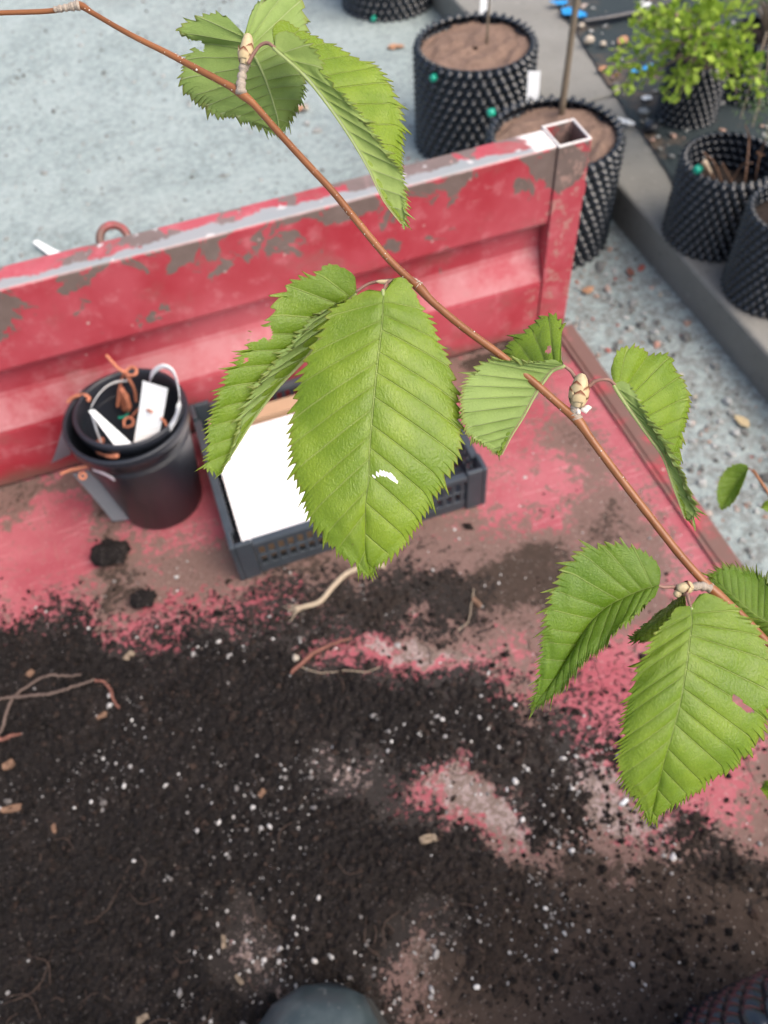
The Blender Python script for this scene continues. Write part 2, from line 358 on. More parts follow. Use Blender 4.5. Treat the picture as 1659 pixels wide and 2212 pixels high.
M['greybark'] = simple('grey_spur_bark', (.34, .29, .24), .85, .2, .45, 700, .0006)
def scale_mat():
    t = NT('bud_scale', .6, .35); a = t.attr('tip'); n = t.noise(500, 3); c = t.mix(t.ramp(t.math('ADD', a, t.math('MULTIPLY', n, .3)), .58, .85), t.mix(n, (.40, .30, .16), (.52, .42, .25)), (.17, .062, .028)); t.col(c); return t.m
M['scale'] = scale_mat()
M['palebud'] = simple('pale_bud', (.46, .37, .22), .55, .35, .35, 450, .0003)
M['stalk'] = simple('leaf_stalk', (.23, .125, .095), .55, .4, .3, 300, .0002)
def leaf_mat(name, A, B, vein, trans, rough, bumps, under=False):
    t = NT(name, rough, .5); x = t.attr('vein'); v = t.attr('across')
    cv = t.n('ShaderNodeCombineXYZ'); t.lk(t.math('MULTIPLY', x, 7.), cv.inputs[0]); t.lk(t.math('MULTIPLY', v, 34.), cv.inputs[1]); lad = t.noise(1., 3, .6, cv.outputs[0])
    n1 = t.noise(55, 4, .6); n2 = t.noise(900, 3, .6)
    fr = t.math('ABSOLUTE', t.math('SUBTRACT', t.math('FRACT', t.math('ADD', x, .5)), .5))      # 0 on a side vein
    vm = t.ramp(fr, .038, .010); mm = t.ramp(v, .014, .005); vm = t.math('MAXIMUM', vm, mm)
    c = t.mix(t.ramp(n1, .3, .7), A, B); c = t.mix(t.math('MULTIPLY', t.attr('tone'), .65), c, (A[0]*.42, A[1]*.66, A[2]*.9)); c = t.mix(t.math('MULTIPLY', t.ramp(lad, .40, .62), .16), c, tuple(min(1, q*1.45) for q in A))
    c = t.mix(t.math('MULTIPLY', vm, .75 if under else .6), c, vein)
    e = t.ramp(v, .94, 1.0); c = t.mix(t.math('MULTIPLY', e, .55), c, (.24, .22, .03))            # yellowed, browned margin
    sp = t.math('MULTIPLY', t.ramp(t.noise(420, 2), .70, .76), t.ramp(t.noise(40, 3), .5, .62)); c = t.mix(t.math('MULTIPLY', sp, .5), c, (.10, .07, .02))
    t.col(c); h = t.math('ADD', t.math('MULTIPLY', lad, .7), t.math('MULTIPLY', n2, .5)); h = t.math('SUBTRACT' if not under else 'ADD', h, t.math('MULTIPLY', vm, .8))
    t.bump(h, bumps, .75); t.rough(t.math('ADD', t.math('MULTIPLY', n2, .22), rough-.1))
    tr = t.n('ShaderNodeBsdfTranslucent'); t.lk(t.mix(.5, c, (.42, .48, .02)), tr.inputs[0]); ms = t.n('ShaderNodeMixShader'); ms.inputs[0].default_value = trans
    out = t.t.nodes['Material Output']; t.lk(t.b.outputs[0], ms.inputs[1]); t.lk(tr.outputs[0], ms.inputs[2]); t.lk(ms.outputs[0], out.inputs[0]); return t.m
M['leaf_up'] = leaf_mat('leaf_upper', (.165, .265, .016), (.265, .370, .030), (.40, .48, .14), .40, .26, .0006)
M['leaf_dn'] = leaf_mat('leaf_underside', (.31, .43, .105), (.39, .51, .145), (.50, .57, .27), .45, .55, .0005, True)
def small_leaf(name, a, b):
    t = NT(name, .5, .3); v = t.attr('tone'); c = t.mix(v, a, b); t.col(c); tr = t.n('ShaderNodeBsdfTranslucent'); t.lk(c, tr.inputs[0]); ms = t.n('ShaderNodeMixShader'); ms.inputs[0].default_value = .35
    t.lk(t.b.outputs[0], ms.inputs[1]); t.lk(tr.outputs[0], ms.inputs[2]); t.lk(ms.outputs[0], t.t.nodes['Material Output'].inputs[0]); return t.m
M['shrub'] = small_leaf('shrub_leaf', (.15, .28, .03), (.42, .56, .08)); M['needle'] = small_leaf('needle_leaf', (.06, .13, .045), (.17, .27, .11))

# ------------------------------------------------------------------ setting
GZ, KZ = -.50, -.38
gx, gy = np.meshgrid(np.r_[-60, np.linspace(-4, 4, 60), 60], np.r_[-60, np.linspace(-3, 6, 60), 60], indexing='ij')
gz = GZ+.004*fbm(gx*2.3, gy*2.3, 3)*((np.abs(gx) < 5) & (np.abs(gy) < 7))
tag(mk('ground', np.stack([gx, gy, gz], -1).reshape(-1, 3), grid_faces(62, 62), M['ground']), kind='structure')
n = 5200
P = np.stack([rng.uniform(.45, 1.18, n), rng.uniform(-.2, 2.6, n), np.zeros(n)], 1)
dens = .35+.65*(fbm(P[:, 0]*5, P[:, 1]*5, 3) > -.1); dens *= np.clip(.35+(P[:, 0]-.55)*1.4, .2, 1)*np.where(P[:, 1] > 1.75, .35, 1)
P = P[rng.uniform(size=n) < dens]; s = rng.gamma(2.2, .0017, len(P))+.0012; P[:, 2] = GZ+.004*fbm(P[:, 0]*2.3, P[:, 1]*2.3, 3)+s*.3
V, Fa, tn = scatter(P, np.stack([s, s*rng.uniform(.6, 1, len(s)), s*.6], 1), ico())
tag(mk('grit', V, Fa, M['grit'], smooth=False, attrs={'tone': tn}), 'loose grey grit and grains strewn over the yard beside the concrete ledge', 'grit', kind='stuff')
n = 2600; P = np.stack([rng.uniform(-1.3, .6, n), rng.uniform(1.0, 3.8, n), np.zeros(n)], 1); s = rng.gamma(2.0, .0014, n)+.0012; P[:, 2] = GZ+.004*fbm(P[:, 0]*2.3, P[:, 1]*2.3, 3)+s*.2
V, Fa, tn = scatter(P, np.stack([s, s*.8, s*.5], 1), ico()); tag(mk('yard_grit', V, Fa, M['grit'], smooth=False, attrs={'tone': tn*.72}), 'sparse fine grit scattered over the pale yard behind the red board', 'grit', kind='stuff')
# concrete ledge (kerb stones end to end, small open joints)
kerb = tag(bpy.data.objects.new('kerb', None), kind='structure'); COL.objects.link(kerb)
y0 = -2.2
for L in (1.45, 1.45, 1.45, 1.45, 1.45):
    V, Fa = box(1.185, 1.56, y0+.003, y0+L-.003, GZ-.1, KZ+float(rng.uniform(-.002, .002)))
    # worn arris and slightly battered face
    V[:, 0] += np.where((V[:, 0] < 1.3) & (V[:, 2] < -.45), .02, 0)
    bevel(mk('kerb_stone', V, Fa, M['kerb'], kerb, smooth=False), .012, 3); y0 += L
# weed fabric lying over the back of the ledge
FE = np.array([[1.245, -.6], [1.262, 1.18], [1.30, 1.56], [1.372, 2.06], [1.49, 2.76], [1.62, 3.6], [1.75, 5.5]])
ys = np.linspace(-.6, 5.5, 160); xe = np.interp(ys, FE[:, 1], FE[:, 0])+.006*fbm(ys*9, ys*0+3, 3); xs = np.linspace(0, 1, 70)**1.4
X = xe[:, None]+(4.5-xe[:, None])*xs[None]; Y = np.repeat(ys[:, None], 70, 1); Zf = KZ+.006+.008*np.abs(fbm(X*4, Y*4, 4))*np.clip(xs*12, 0, 1)
tag(mk('planting_bed', np.stack([X, Y, Zf], -1).reshape(-1, 3), grid_faces(160, 70)[:, ::-1], M['fabric']), kind='structure')

# ------------------------------------------------------------------ trailer
TX0, TX1, TY0, TY1 = -.78, .572, -.75, .944
tr = empty('trailer', (0, .1, -.5), 'red flat trailer with dirty floor and flaking drop-side board', 'trailer')
nx, ny = 420, 540
bx, by = np.meshgrid(np.linspace(TX0, TX1, nx), np.linspace(TY0, .985, ny), indexing='ij'); bz = .0012*fbm(bx*3, by*3, 3)-.0012
qx, qy = proj(np.stack([bx, by, bz], -1).reshape(-1, 3)); ok = ((np.stack([bx, by, bz], -1).reshape(-1, 3)-CAM)@CF) > .2
qx = np.where(ok, qx, -999); qy = np.where(ok, qy, 2600)
SOILP = [(-400, 1350), (0, 1350), (90, 1338), (180, 1352), (290, 1388), (420, 1378), (500, 1352), (565, 1335), (600, 1280), (690, 1290), (790, 1240), (890, 1225), (985, 1270), (1010, 1318), (960, 1345), (850, 1352), (745, 1372), (690, 1400), (735, 1425), (900, 1452), (1015, 1440), (1050, 1480), (1065, 1550), (1120, 1640), (1170, 1640), (1240, 1690), (1230, 1760), (1180, 1790), (1120, 1700), (1060, 1625), (985, 1645), (900, 1715), (985, 1790), (1100, 1880), (1180, 1940), (1140, 2060), (1020, 2090), (900, 2040), (830, 2110), (860, 2260), (1000, 2330), (1800, 2330), (1800, 3200), (-400, 3200)]
wx, wy = bx.ravel(), by.ravel()
def warp(qx, qy, x, y): return (qx+38*fbm(x*17, y*17, 3)+17*fbm(x*70+4, y*70, 3, .8), qy+34*fbm(x*17+40, y*17+9, 3)+17*fbm(x*70+50, y*70+7, 3, .8))
qx, qy = warp(qx, qy, wx, wy)
dark = -.9*np.clip((-.52-wx)/.14, 0, 1)-.9*np.clip((-.24-wy)/.12, 0, 1)+.9*ell(qx, qy, 1350, 2520, 650, 270)+np.clip(.5+sd_poly(qx, qy, SOILP)/170, -.13, 1.1)
for e in [(1340, 1650, 320, 200, 45, .52), (1480, 1800, 90, 60, 0, .4), (1610, 1875, 110, 60, 0, .5), (1180, 1600, 90, 140, 20, .3), (1400, 2060, 420, 170, 6, .35), (450, 1290, 200, 60, -12, .25), (240, 1250, 110, 70, 0, .22), (800, 1240, 260, 70, -10, .12), (1100, 1330, 160, 70, 0, .22), (1350, 1520, 120, 120, 0, .12)]: dark += e[5]*ell(qx, qy, *e[:5])
for e in [(1560, 1720, 90, 90, 0, .16), (1280, 1500, 90, 60, 40, .14), (890, 1398, 150, 34, 8, .55), (1060, 1725, 120, 55, 30, .6), (1290, 1740, 70, 90, -20, .4), (550, 2060, 90, 75, 0, .62), (950, 2050, 100, 70, 0, .5), (730, 1680, 75, 50, 0, .6), (520, 1960, 45, 35, 0, .4), (640, 2140, 85, 42, -25, .55), (360, 1870, 60, 22, 0, .35)]: dark -= e[5]*ell(qx, qy, *e[:5])
pale = np.full(len(qx), -.12)
for e in [(900, 1395, 150, 34, 8, 1.05), (1060, 1725, 130, 60, 30, 1.25), (1280, 1700, 90, 110, -15, .5), (550, 2060, 120, 95, 0, 1.1), (950, 2050, 110, 90, 0, .8), (400, 1345, 160, 40, -8, .35), (1420, 1780, 160, 80, 20, .3), (1200, 1400, 160, 100, 0, .25), (730, 1680, 85, 58, 0, 1.1), (520, 1960, 50, 40, 0, .8), (640, 2140, 70, 40, -25, 1.0), (1290, 1740, 60, 90, -20, .5), (1480, 1700, 200, 140, 0, .2)]: pale += e[5]*ell(qx, qy, *e[:5])
dirt = 1.3*ell(qx, qy, 1100, 2420, 700, 190)+1.3*ell(qx, qy, 1950, 2250, 480, 420)+.5*ell(qx, qy, 1750, 1700, 250, 350)
for e in [(230, 1120, 40, 90, 0, .9), (250, 1270, 45, 60, 10, .75), (60, 1062, 160, 26, -14, .85), (760, 1230, 130, 70, -10, .5), (1080, 800, 110, 65, -10, .85), (1240, 950, 90, 60, 0, .6), (1190, 1240, 150, 75, -10, .65), (1010, 1260, 120, 70, 0, .45),
          (1330, 1150, 70, 110, -35, .45), (960, 1330, 90, 60, 0, .6), (420, 1260, 120, 40, -10, .35), (1400, 2080, 420, 190, 6, 1.7), (1150, 2000, 140, 120, 0, 1.2), (1580, 2010, 220, 110, 0, 1.1), (1180, 1450, 70, 150, 25, .3), (660, 1180, 400, 60, -15, .3), (850, 1240, 260, 90, -12, .25), (1120, 1180, 220, 120, -10, .35), (1150, 1330, 200, 60, 0, .5), (1290, 1060, 60, 160, -33, .35), (1080, 780, 160, 60, -15, .4), (380, 1210, 240, 50, -12, .25), (1120, 1620, 90, 160, 20, .35), (1380, 1330, 120, 60, 0, .55), (500, 2100, 700, 700, 0, .5), (640, 1230, 60, 30, -15, .4)]:
    dirt += e[5]*ell(qx, qy, *e[:5])
for e in [(1180, 1060, 110, 45, -8, .5), (620, 1290, 70, 28, -15, .3), (90, 1170, 120, 70, 0, .12), (1290, 1520, 170, 70, 48, .35), (1560, 1700, 110, 120, 0, .45), (1420, 1860, 90, 50, 0, .4), (1330, 880, 30, 80, -30, .3)]: dirt -= e[5]*ell(qx, qy, *e[:5])
put(mk('floor', np.stack([bx, by, bz], -1).reshape(-1, 3), grid_faces(nx, ny)[:, ::1], M['bed'], attrs={'dirt': np.clip(dirt+.21, 0, 1.6), 'dark': np.clip(dark, -.4, 1.2), 'pale': pale}), tr)
V, Fa = merge([box(TX0, TX1, TY0, .985, -.03, -.006), box(TX0, .59, TY0, TY0+.05, -.10, -.03), box(TX0, .59, .90, .985, -.10, -.03)]); put(mk('chassis_frame', V, Fa, M['red2'], smooth=False), tr)
V, Fa = box(.5725, .600, TY0, .94, -.075, .005); bevel(put(mk('side_rail', V, Fa, M['rail'], smooth=False), tr), .003)
V, Fa = box(.566, .572, TY0, .94, -.02, .0035); put(mk('floor_edge_strip', V, Fa, M['rail'], smooth=False), tr)
for xw in (-.5, .3):           # axle and wheels under the floor
    pass
V, Fa = tube([(-.85, .15, -.24), (.66, .15, -.24)], .025, 10); put(mk('axle', V, Fa, M['blackpot']), tr)
for xw in (-.86, .67):
    a = np.linspace(0, 2*math.pi, 40, endpoint=False); prof = [(.10, -.05), (.20, -.065), (.245, -.05), (.255, 0), (.245, .05), (.20, .065), (.10, .05)]
    V = np.array([(xw+w_, .15+r_*math.cos(q), -.245+r_*math.sin(q)) for q in a for r_, w_ in prof]); wh = put(mk('tyre', V, grid_faces(40, 7, True), M['sole']), tr)
    V = np.array([(xw+w_, .15+r_*math.cos(q), -.245+r_*math.sin(q)) for q in a for r_, w_ in [(.005, .02), (.05, .025), (.11, .04), (.11, -.04), (.05, -.025), (.005, -.02)]]); put(mk('wheel_rim', V, grid_faces(40, 6, True), M['crate']), tr)
# end board: pressed steel profile swept along x (y,z), box rail on top
prof = [(.945, .3400), (.9425, .3375), (.9425, .222), (.9445, .216), (.962, .2085), (.964, .200), (.964, .165), (.9615, .157), (.9435, .112), (.9425, .105), (.9425, .006), (.985, .006), (.985, .105), (.990, .22), (.990, .3375), (.9875, .3400)]
xs = np.linspace(-.83, .534, 90); V = np.array([(x, y_+.0012*float(fbm(np.array(x*4.), np.array(z_*9.), 3)), z_) for x in xs for y_, z_ in prof]); k = len(prof)
Fq = []
for i in range(len(xs)-1):
    for j in range(k): Fq.append((i*k+j, (i+1)*k+j, (i+1)*k+(j+1) % k, i*k+(j+1) % k))
Fq += [tuple(range(k)), tuple((len(xs)-1)*k+j for j in reversed(range(k)))]
eb = put(mk('end_board', V, Fq, M['red'], smooth=False), tr); bevel(eb, .0015, 2)
def hollow_post(x0, x1, y0, y1, z0, z1, w):
    o = [(x0, y0), (x1, y0), (x1, y1), (x0, y1)]; i_ = [(x0+w, y0+w), (x1-w, y0+w), (x1-w, y1-w), (x0+w, y1-w)]; zb = z1-.12
    V = [(x, y, z0) for x, y in o]+[(x, y, z1) for x, y in o]+[(x, y, z1) for x, y in i_]+[(x, y, zb) for x, y in i_]
    Fa = [(3, 2, 1, 0)]
    for q in range(4):
        r_ = (q+1) % 4; Fa += [(q, r_, 4+r_, 4+q), (4+q, 4+r_, 8+r_, 8+q), (8+q, 8+r_, 12+r_, 12+q)]
    Fa.append((12, 13, 14, 15)); return V, Fa
V, Fa = hollow_post(.5345, .584, .940, .9955, .0055, .3415, .0035); bevel(put(mk('end_post', V, Fa, M['red'], smooth=False), tr), .0012, 2)
V, Fa = hollow_post(-.88, -.8305, .940, .9955, .0055, .3415, .0035); bevel(put(mk('end_post', V, Fa, M['red'], smooth=False), tr), .0012, 2)
# latch ring, hinge plate behind the board, latch on the post
def ring(c, R_, r_, ax, n1=28, n2=10):
    A, B = ax; N = np.cross(A, B); V = []
    for q in np.linspace(0, 2*math.pi, n1, endpoint=False):
        d = A*math.cos(q)+B*math.sin(q)
        for p_ in np.linspace(0, 2*math.pi, n2, endpoint=False): V.append(c+d*(R_+r_*math.cos(p_))+N*r_*math.sin(p_))
    i, j = np.meshgrid(np.arange(n1), np.arange(n2), indexing='ij')
    return np.array(V), np.stack([i*n2+j, ((i+1) % n1)*n2+j, ((i+1) % n1)*n2+(j+1) % n2, i*n2+(j+1) % n2], -1).reshape(-1, 4)
c = aty(243, 508, 1.02)-np.array([0, 0, .006]); V, Fa = ring(c, .018, .0055, (np.array([1., 0, 0]), np.array([0, .75, .66]))); put(mk('lashing_ring', V, Fa, M['rail']), tr)
V, Fa = box(c[0]-.035, c[0]+.03, .991, 1.012, c[2]-.07, c[2]-.024); bevel(put(mk('ring_bracket', V, Fa, M['red2'], smooth=False), tr), .003)
c = aty(115, 560, 1.01); V, Fa = tube([(c[0]-.05, 1.005, c[2]-.006), (c[0]+.06, 1.012, c[2]-.012)], .005, 10); put(mk('hinge_pin', V, Fa, M['crate']), tr)
V, Fa = tube([(.586, .985, .265), (.604, .985, .265)], [.012, .014, .012], 16); put(mk('latch_knob', V, Fa, M['red2']), tr)
V, Fa = merge([box(.5848, .606, .972, .998, .225, .247), box(.5848, .600, .974, .996, .16, .2245)]); bevel(put(mk('latch_plate', V, Fa, M['red2'], smooth=False), tr), .002)

# ------------------------------------------------------------------ soil on the floor
nx, ny = 720, 660
sx, sy = np.meshgrid(np.linspace(-.68, .562, nx), np.linspace(-.36, .74, ny), indexing='ij')
S3 = np.stack([sx, sy, 0*sx], -1).reshape(-1, 3); qx, qy = proj(S3); qx, qy = warp(qx, qy, S3[:, 0], S3[:, 1])
def soil_field(qx, qy):
    f = np.clip(sd_poly(qx, qy, SOILP)/95-.25, -1.1, 1.1)
    for e in [(1450, 1480, 60, 40, 0, .5), (1480, 1800, 60, 45, 0, 1.0), (1610, 1875, 80, 40, 0, 1.2), (1300, 1640, 55, 40, 0, .55), (1150, 1560, 60, 50, 0, .5), (1330, 1760, 60, 40, 0, .5), (245, 1190, 30, 22, 0, .9), (310, 1285, 30, 20, 0, 1.0), (420, 1330, 60, 24, -20, .5), (1400, 1610, 60, 40, 0, .4), (1250, 1800, 60, 70, 0, .5), (1350, 2050, 420, 170, 8, .75), (1110, 2120, 200, 120, 0, .5)]: f = f+e[5]*ell(qx, qy, *e[:5])
    band = ell(qx, qy, 1350, 1680, 360, 230, 45); f = f+.80*band
    for e in [(730, 1680, 70, 50, 0, 2.3), (520, 1960, 60, 45, 0, 1.5), (545, 2050, 75, 60, 0, 2.4), (510, 2110, 55, 50, 0, 1.9), (640, 2140, 85, 40, -25, 2.0), (450, 1890, 60, 30, 0, 1.2), (950, 2010, 70, 60, 0, 1.0), (1060, 1720, 100, 60, 30, 1.0), (950, 2080, 70, 60, 0, 1.2), (360, 1870, 60, 22, 0, .8), (840, 1990, 40, 40, 0, .9)]: f = f-e[5]*ell(qx, qy, *e[:5])
    return f
SF = soil_field(qx, qy).reshape(nx, ny)
fine = fbm(sx*170, sy*170, 3, .85); mid = fbm(sx*22, sy*22, 4, .6)
sz0 = np.clip(SF-.35, 0, 1)*.006
lump = np.abs(fbm(sx*130+9, sy*130, 3, .8))
sz = sz0+.0035*(SF*1.25-.05)+.0024*mid+.0031*fine+.0022*lump*np.clip(SF+.4, 0, 1)-.0022
edge = np.clip(np.minimum.reduce([(sx+.68)/.10, (.562-sx)/.02, (sy+.36)/.10, (.74-sy)/.02]), 0, 1); sz = sz-(1-edge)*.016
brown = np.clip(ell(qx, qy, 1400, 2080, 420, 210, 5)*1.3+ell(qx, qy, 1350, 1600, 300, 220, 40)*.5+ell(qx, qy, 850, 1270, 220, 70, -10)*.8+ell(qx, qy, 950, 2180, 220, 90)*.5, 0, 1)
# keep only faces near or above the floor
Vs = np.stack([sx, sy, sz], -1).reshape(-1, 3); Fs = grid_faces(nx, ny); zf = Vs[:, 2]; keep = zf[Fs].max(1) > -.0028
Fs = Fs[keep]; used = np.unique(Fs); remap = np.full(len(Vs), -1); remap[used] = np.arange(len(used))
tag(mk('spilled_soil', Vs[used], remap[Fs], M['soil'], attrs={'brown': brown[used]}), 'black potting soil spilled in a thin uneven layer over the red trailer floor', 'soil', kind='stuff')
def soil_z(x, y):
    i = np.clip(((np.asarray(x)+.68)/1.242*(nx-1)).round().astype(int), 0, nx-1); j = np.clip(((np.asarray(y)+.36)/1.10*(ny-1)).round().astype(int), 0, ny-1)
    return np.maximum(sz[i, j], -.001)
# crumbs
n = 30000; cx, cy = rng.uniform(-.60, .555, n), rng.uniform(-.30, .80, n); qx, qy = proj(np.stack([cx, cy, 0*cx], 1)); f = soil_field(qx, qy)
p = np.clip(.14+.42*np.clip(f+1.0, 0, 1.3), 0, 1)*np.where(qy < 1230, .10, 1)*np.where((f < -.9), .35, 1); k = rng.uniform(size=n) < p; cx, cy = cx[k], cy[k]
s = rng.gamma(2.0, .00075, len(cx))+.0006; V, Fa, tn = scatter(np.stack([cx, cy, soil_z(cx, cy)+s*.35], 1), np.stack([s, s*.8, s*.7], 1), octa(), .35)
tag(mk('soil_crumbs', V, Fa, M['crumb'], smooth=False, attrs={'tone': tn**2}), 'dark crumbs of soil and compost dotted over the trailer floor', 'soil crumbs', kind='stuff')
# perlite
n = 34000; cx, cy = rng.uniform(-.60, .555, n), rng.uniform(-.30, .72, n); qx, qy = proj(np.stack([cx, cy, 0*cx], 1)); f = soil_field(qx, qy); cl = 1.15*np.clip(fbm(cx*14, cy*14, 3)+.55, 0.05, 1.4)
p = np.where(f > -.2, .26*cl**2, .05)
for e in [(730, 1680, 60, 45, 0, .5), (545, 2050, 80, 80, 0, .55), (950, 2030, 90, 80, 0, .55), (1060, 1730, 110, 60, 30, .55), (530, 1900, 120, 40, 0, .25), (640, 2120, 140, 50, -20, .45), (880, 2130, 80, 60, 0, .4), (800, 1400, 130, 30, 8, .35), (350, 1880, 60, 30, 0, .2)]: p = p+e[5]*ell(qx, qy, *e[:5])
k = rng.uniform(size=n) < p*.95; cx, cy = cx[k], cy[k]; s = rng.gamma(1.1, .00078, len(cx))+.00035
V, Fa, tn = scatter(np.stack([cx, cy, soil_z(cx, cy)+s*rng.uniform(-.3, .4, len(s))], 1), np.stack([s, s*rng.uniform(.5, 1, len(s)), s*.75], 1), ico(), .32)
tag(mk('perlite_grains', V, Fa, M['perlite'], smooth=False, attrs={'tone': tn**1.3}), 'white perlite grains speckled through the black soil', 'perlite', kind='stuff')
# fibres and shreds in the compost
parts = []
for _ in range(230):
    x_, y_ = rng.uniform(-.44, .50), rng.uniform(-.22, .48); q_ = rng.uniform(0, 6.28); l_ = rng.gamma(2, .006)+.004; z_ = float(soil_z(x_, y_))+.0012
    parts.append(tube(smooth_path([(x_, y_, z_), (x_+l_*math.cos(q_), y_+l_*math.sin(q_), z_+rng.uniform(0, .003)), (x_+l_*1.8*math.cos(q_+.5), y_+l_*1.8*math.sin(q_+.5), z_)], 6), [.0004, .0006, .0003], 4))
V, Fa = merge(parts); tag(mk('soil_fibres', V, Fa, M['fibre']), 'fine brown root fibres mixed through the black spilled soil', 'fibres', kind='stuff')
# soil clods
def clod(px, py, r, label):
    c = atz(px, py, .012); V, Fa = ico(); V, Fa, _ = V, Fa, 0
    u, v = np.meshgrid(np.linspace(0, 2*math.pi, 36, endpoint=False), np.linspace(.02, math.pi-.02, 20), indexing='ij')
    rr = r*(1+.28*fbm(np.cos(u)*2+5, np.sin(u)*2+v*1.5, 4)); V = np.stack([rr*np.cos(u)*np.sin(v)*1.15, rr*np.sin(u)*np.sin(v), rr*np.cos(v)*.62], -1).reshape(-1, 3); V = V+[0, 0, -V[:, 2].min()-.004]
    o = mk('soil_clod', V, grid_faces(36, 20, True), M['soil'], attrs={'brown': np.full(len(V), .0)}); o.location = (c[0], c[1], 0); tag(o, label, 'soil clod')
clod(240, 1195, .021, 'crumbly dark soil clod on the brown stain in front of the black pots'); clod(308, 1290, .014, 'small flattened soil clod at the edge of the spilled soil near the stain')
# roots, twine, chips
def lay(px, dz=.004, n=60, wig=.0012):
    P = np.array([atz(x, y, .006) for x, y in px]); P = smooth_path(P, n); P[:, 2] = np.maximum(soil_z(P[:, 0], P[:, 1]), 0)+dz; P[:, 2] = np.convolve(np.pad(P[:, 2], 4, 'edge'), np.ones(9)/9, 'valid'); P += wig*.4*rng.normal(size=P.shape)*[1, 1, .3]; return P
zr = lambda pts: Zm(0, 1950, 2.765, pts)
def root(name, px, rad, mat, label, cat, dz=.004):
    P = lay(px, dz); V, Fa = tube(P, np.atleast_1d(rad)*.75, 8, True, .14); c = P[len(P)//2].copy(); c[2] = 0; o = mk(name, V-c, Fa, M[mat]); o.location = [float(q) for q in c]; return tag(o, label, cat)
root('dried_root', zr([(-60, 1180), (20, 1050), (60, 940), (130, 760), (230, 680), (350, 610), (480, 575), (620, 575), (755, 562)]), [.0022, .0026, .0024, .0018], 'root', 'long curved grey-brown dried root arching over the black soil', 'root')
root('dried_root', zr([(-80, 860), (40, 785), (250, 765), (420, 755), (600, 715), (740, 660), (850, 622)]), [.0018, .0026, .0024, .002], 'root', 'straighter brown dried root lying across the arched root', 'root', .007)
root('root_shred', zr([(852, 625), (940, 645), (990, 720), (1010, 790), (1055, 860)]), [.002, .0028, .002], 'redroot', 'short reddish hooked root shred at the end of the crossed roots', 'root')
root('root_shred', zr([(-30, 1150), (60, 1130), (130, 1105), (205, 1090)]), [.003, .0035, .0015], 'redroot', 'red-brown root sliver below the arched dried root', 'root')
root('root_shred', [(628, 1455), (645, 1440), (668, 1418), (690, 1404), (735, 1385), (760, 1378)], [.003, .0042, .003, .002], 'redroot', 'forked red-brown root shred beside a white pebble on the soil', 'root', .006)
root('hair_root', [(650, 1440), (690, 1452), (740, 1448), (790, 1450), (820, 1440)], .0007, 'cream', 'fine pale hair root trailing from the forked red-brown shred', 'root')
root('hair_root', [(990, 1360), (1012, 1340), (1018, 1305), (1024, 1270)], .0007, 'cream', 'fine whitish curled fibre on the brown dirt beside the orange chip', 'fibre')
P = lay([(640, 1315), (655, 1312), (690, 1300), (718, 1268), (750, 1238), (790, 1224), (830, 1222)], .006, 120, 0); q = np.linspace(0, 26*math.pi, 120); T = np.gradient(P, axis=0); T /= np.linalg.norm(T, axis=1)[:, None]; N1 = np.cross(T, [0, 0, 1.]); N2 = np.cross(N1, T)
parts = []
for ph in (0, 2.09, 4.19): parts.append(tube(P+.0022*(np.cos(q+ph)[:, None]*N1+np.sin(q+ph)[:, None]*N2), [.0015, .0019, .0019], 7))
for _ in range(9):
    e = P[0]+rng.normal(size=3)*[.004, .004, .002]; parts.append(tube(smooth_path([P[2], e, e+np.array([-.012, rng.uniform(-.012, .012), rng.uniform(-.002, .004)])], 8), .0005, 5))
V, Fa = merge(parts); c = P[60]*[1, 1, 0]; o = mk('twine', V-c, Fa, M['cream']); o.location = [float(v) for v in c]; tag(o, 'frayed cream twisted twine lying on the dirt by the crate', 'twine')
def lump(name, px, py, z, size, mat, label, cat, group=None, parent=None, rough=.22, rot=0, smooth=True):
    u, v = np.meshgrid(np.linspace(0, 2*math.pi, 18, endpoint=False), np.linspace(.03, math.pi-.03, 11), indexing='ij'); k1 = rng.uniform(0, 50)
    rr = 1+rough*fbm(np.cos(u)*1.6+k1, np.sin(u)*1.6+v*1.3, 3); pw = (lambda q: np.sign(q)*np.abs(q)**.45) if not smooth else (lambda q: q)
    V = np.stack([rr*pw(np.cos(u)*np.sin(v))*size[0]*.85, rr*pw(np.sin(u)*np.sin(v))*size[1]*.8, rr*pw(np.cos(v))*size[2]], -1).reshape(-1, 3)
    ca, sa = math.cos(rot), math.sin(rot); V = V@np.array([[ca, sa, 0], [-sa, ca, 0], [0, 0, 1]]); V[:, 2] -= V[:, 2].min()+size[2]*.15
    c = atz(px, py, z); o = mk(name, V, grid_faces(18, 11, True), M[mat], smooth=smooth); o.location = [float(q) for q in (c[0], c[1], z)]; return tag(o, label, cat, group)
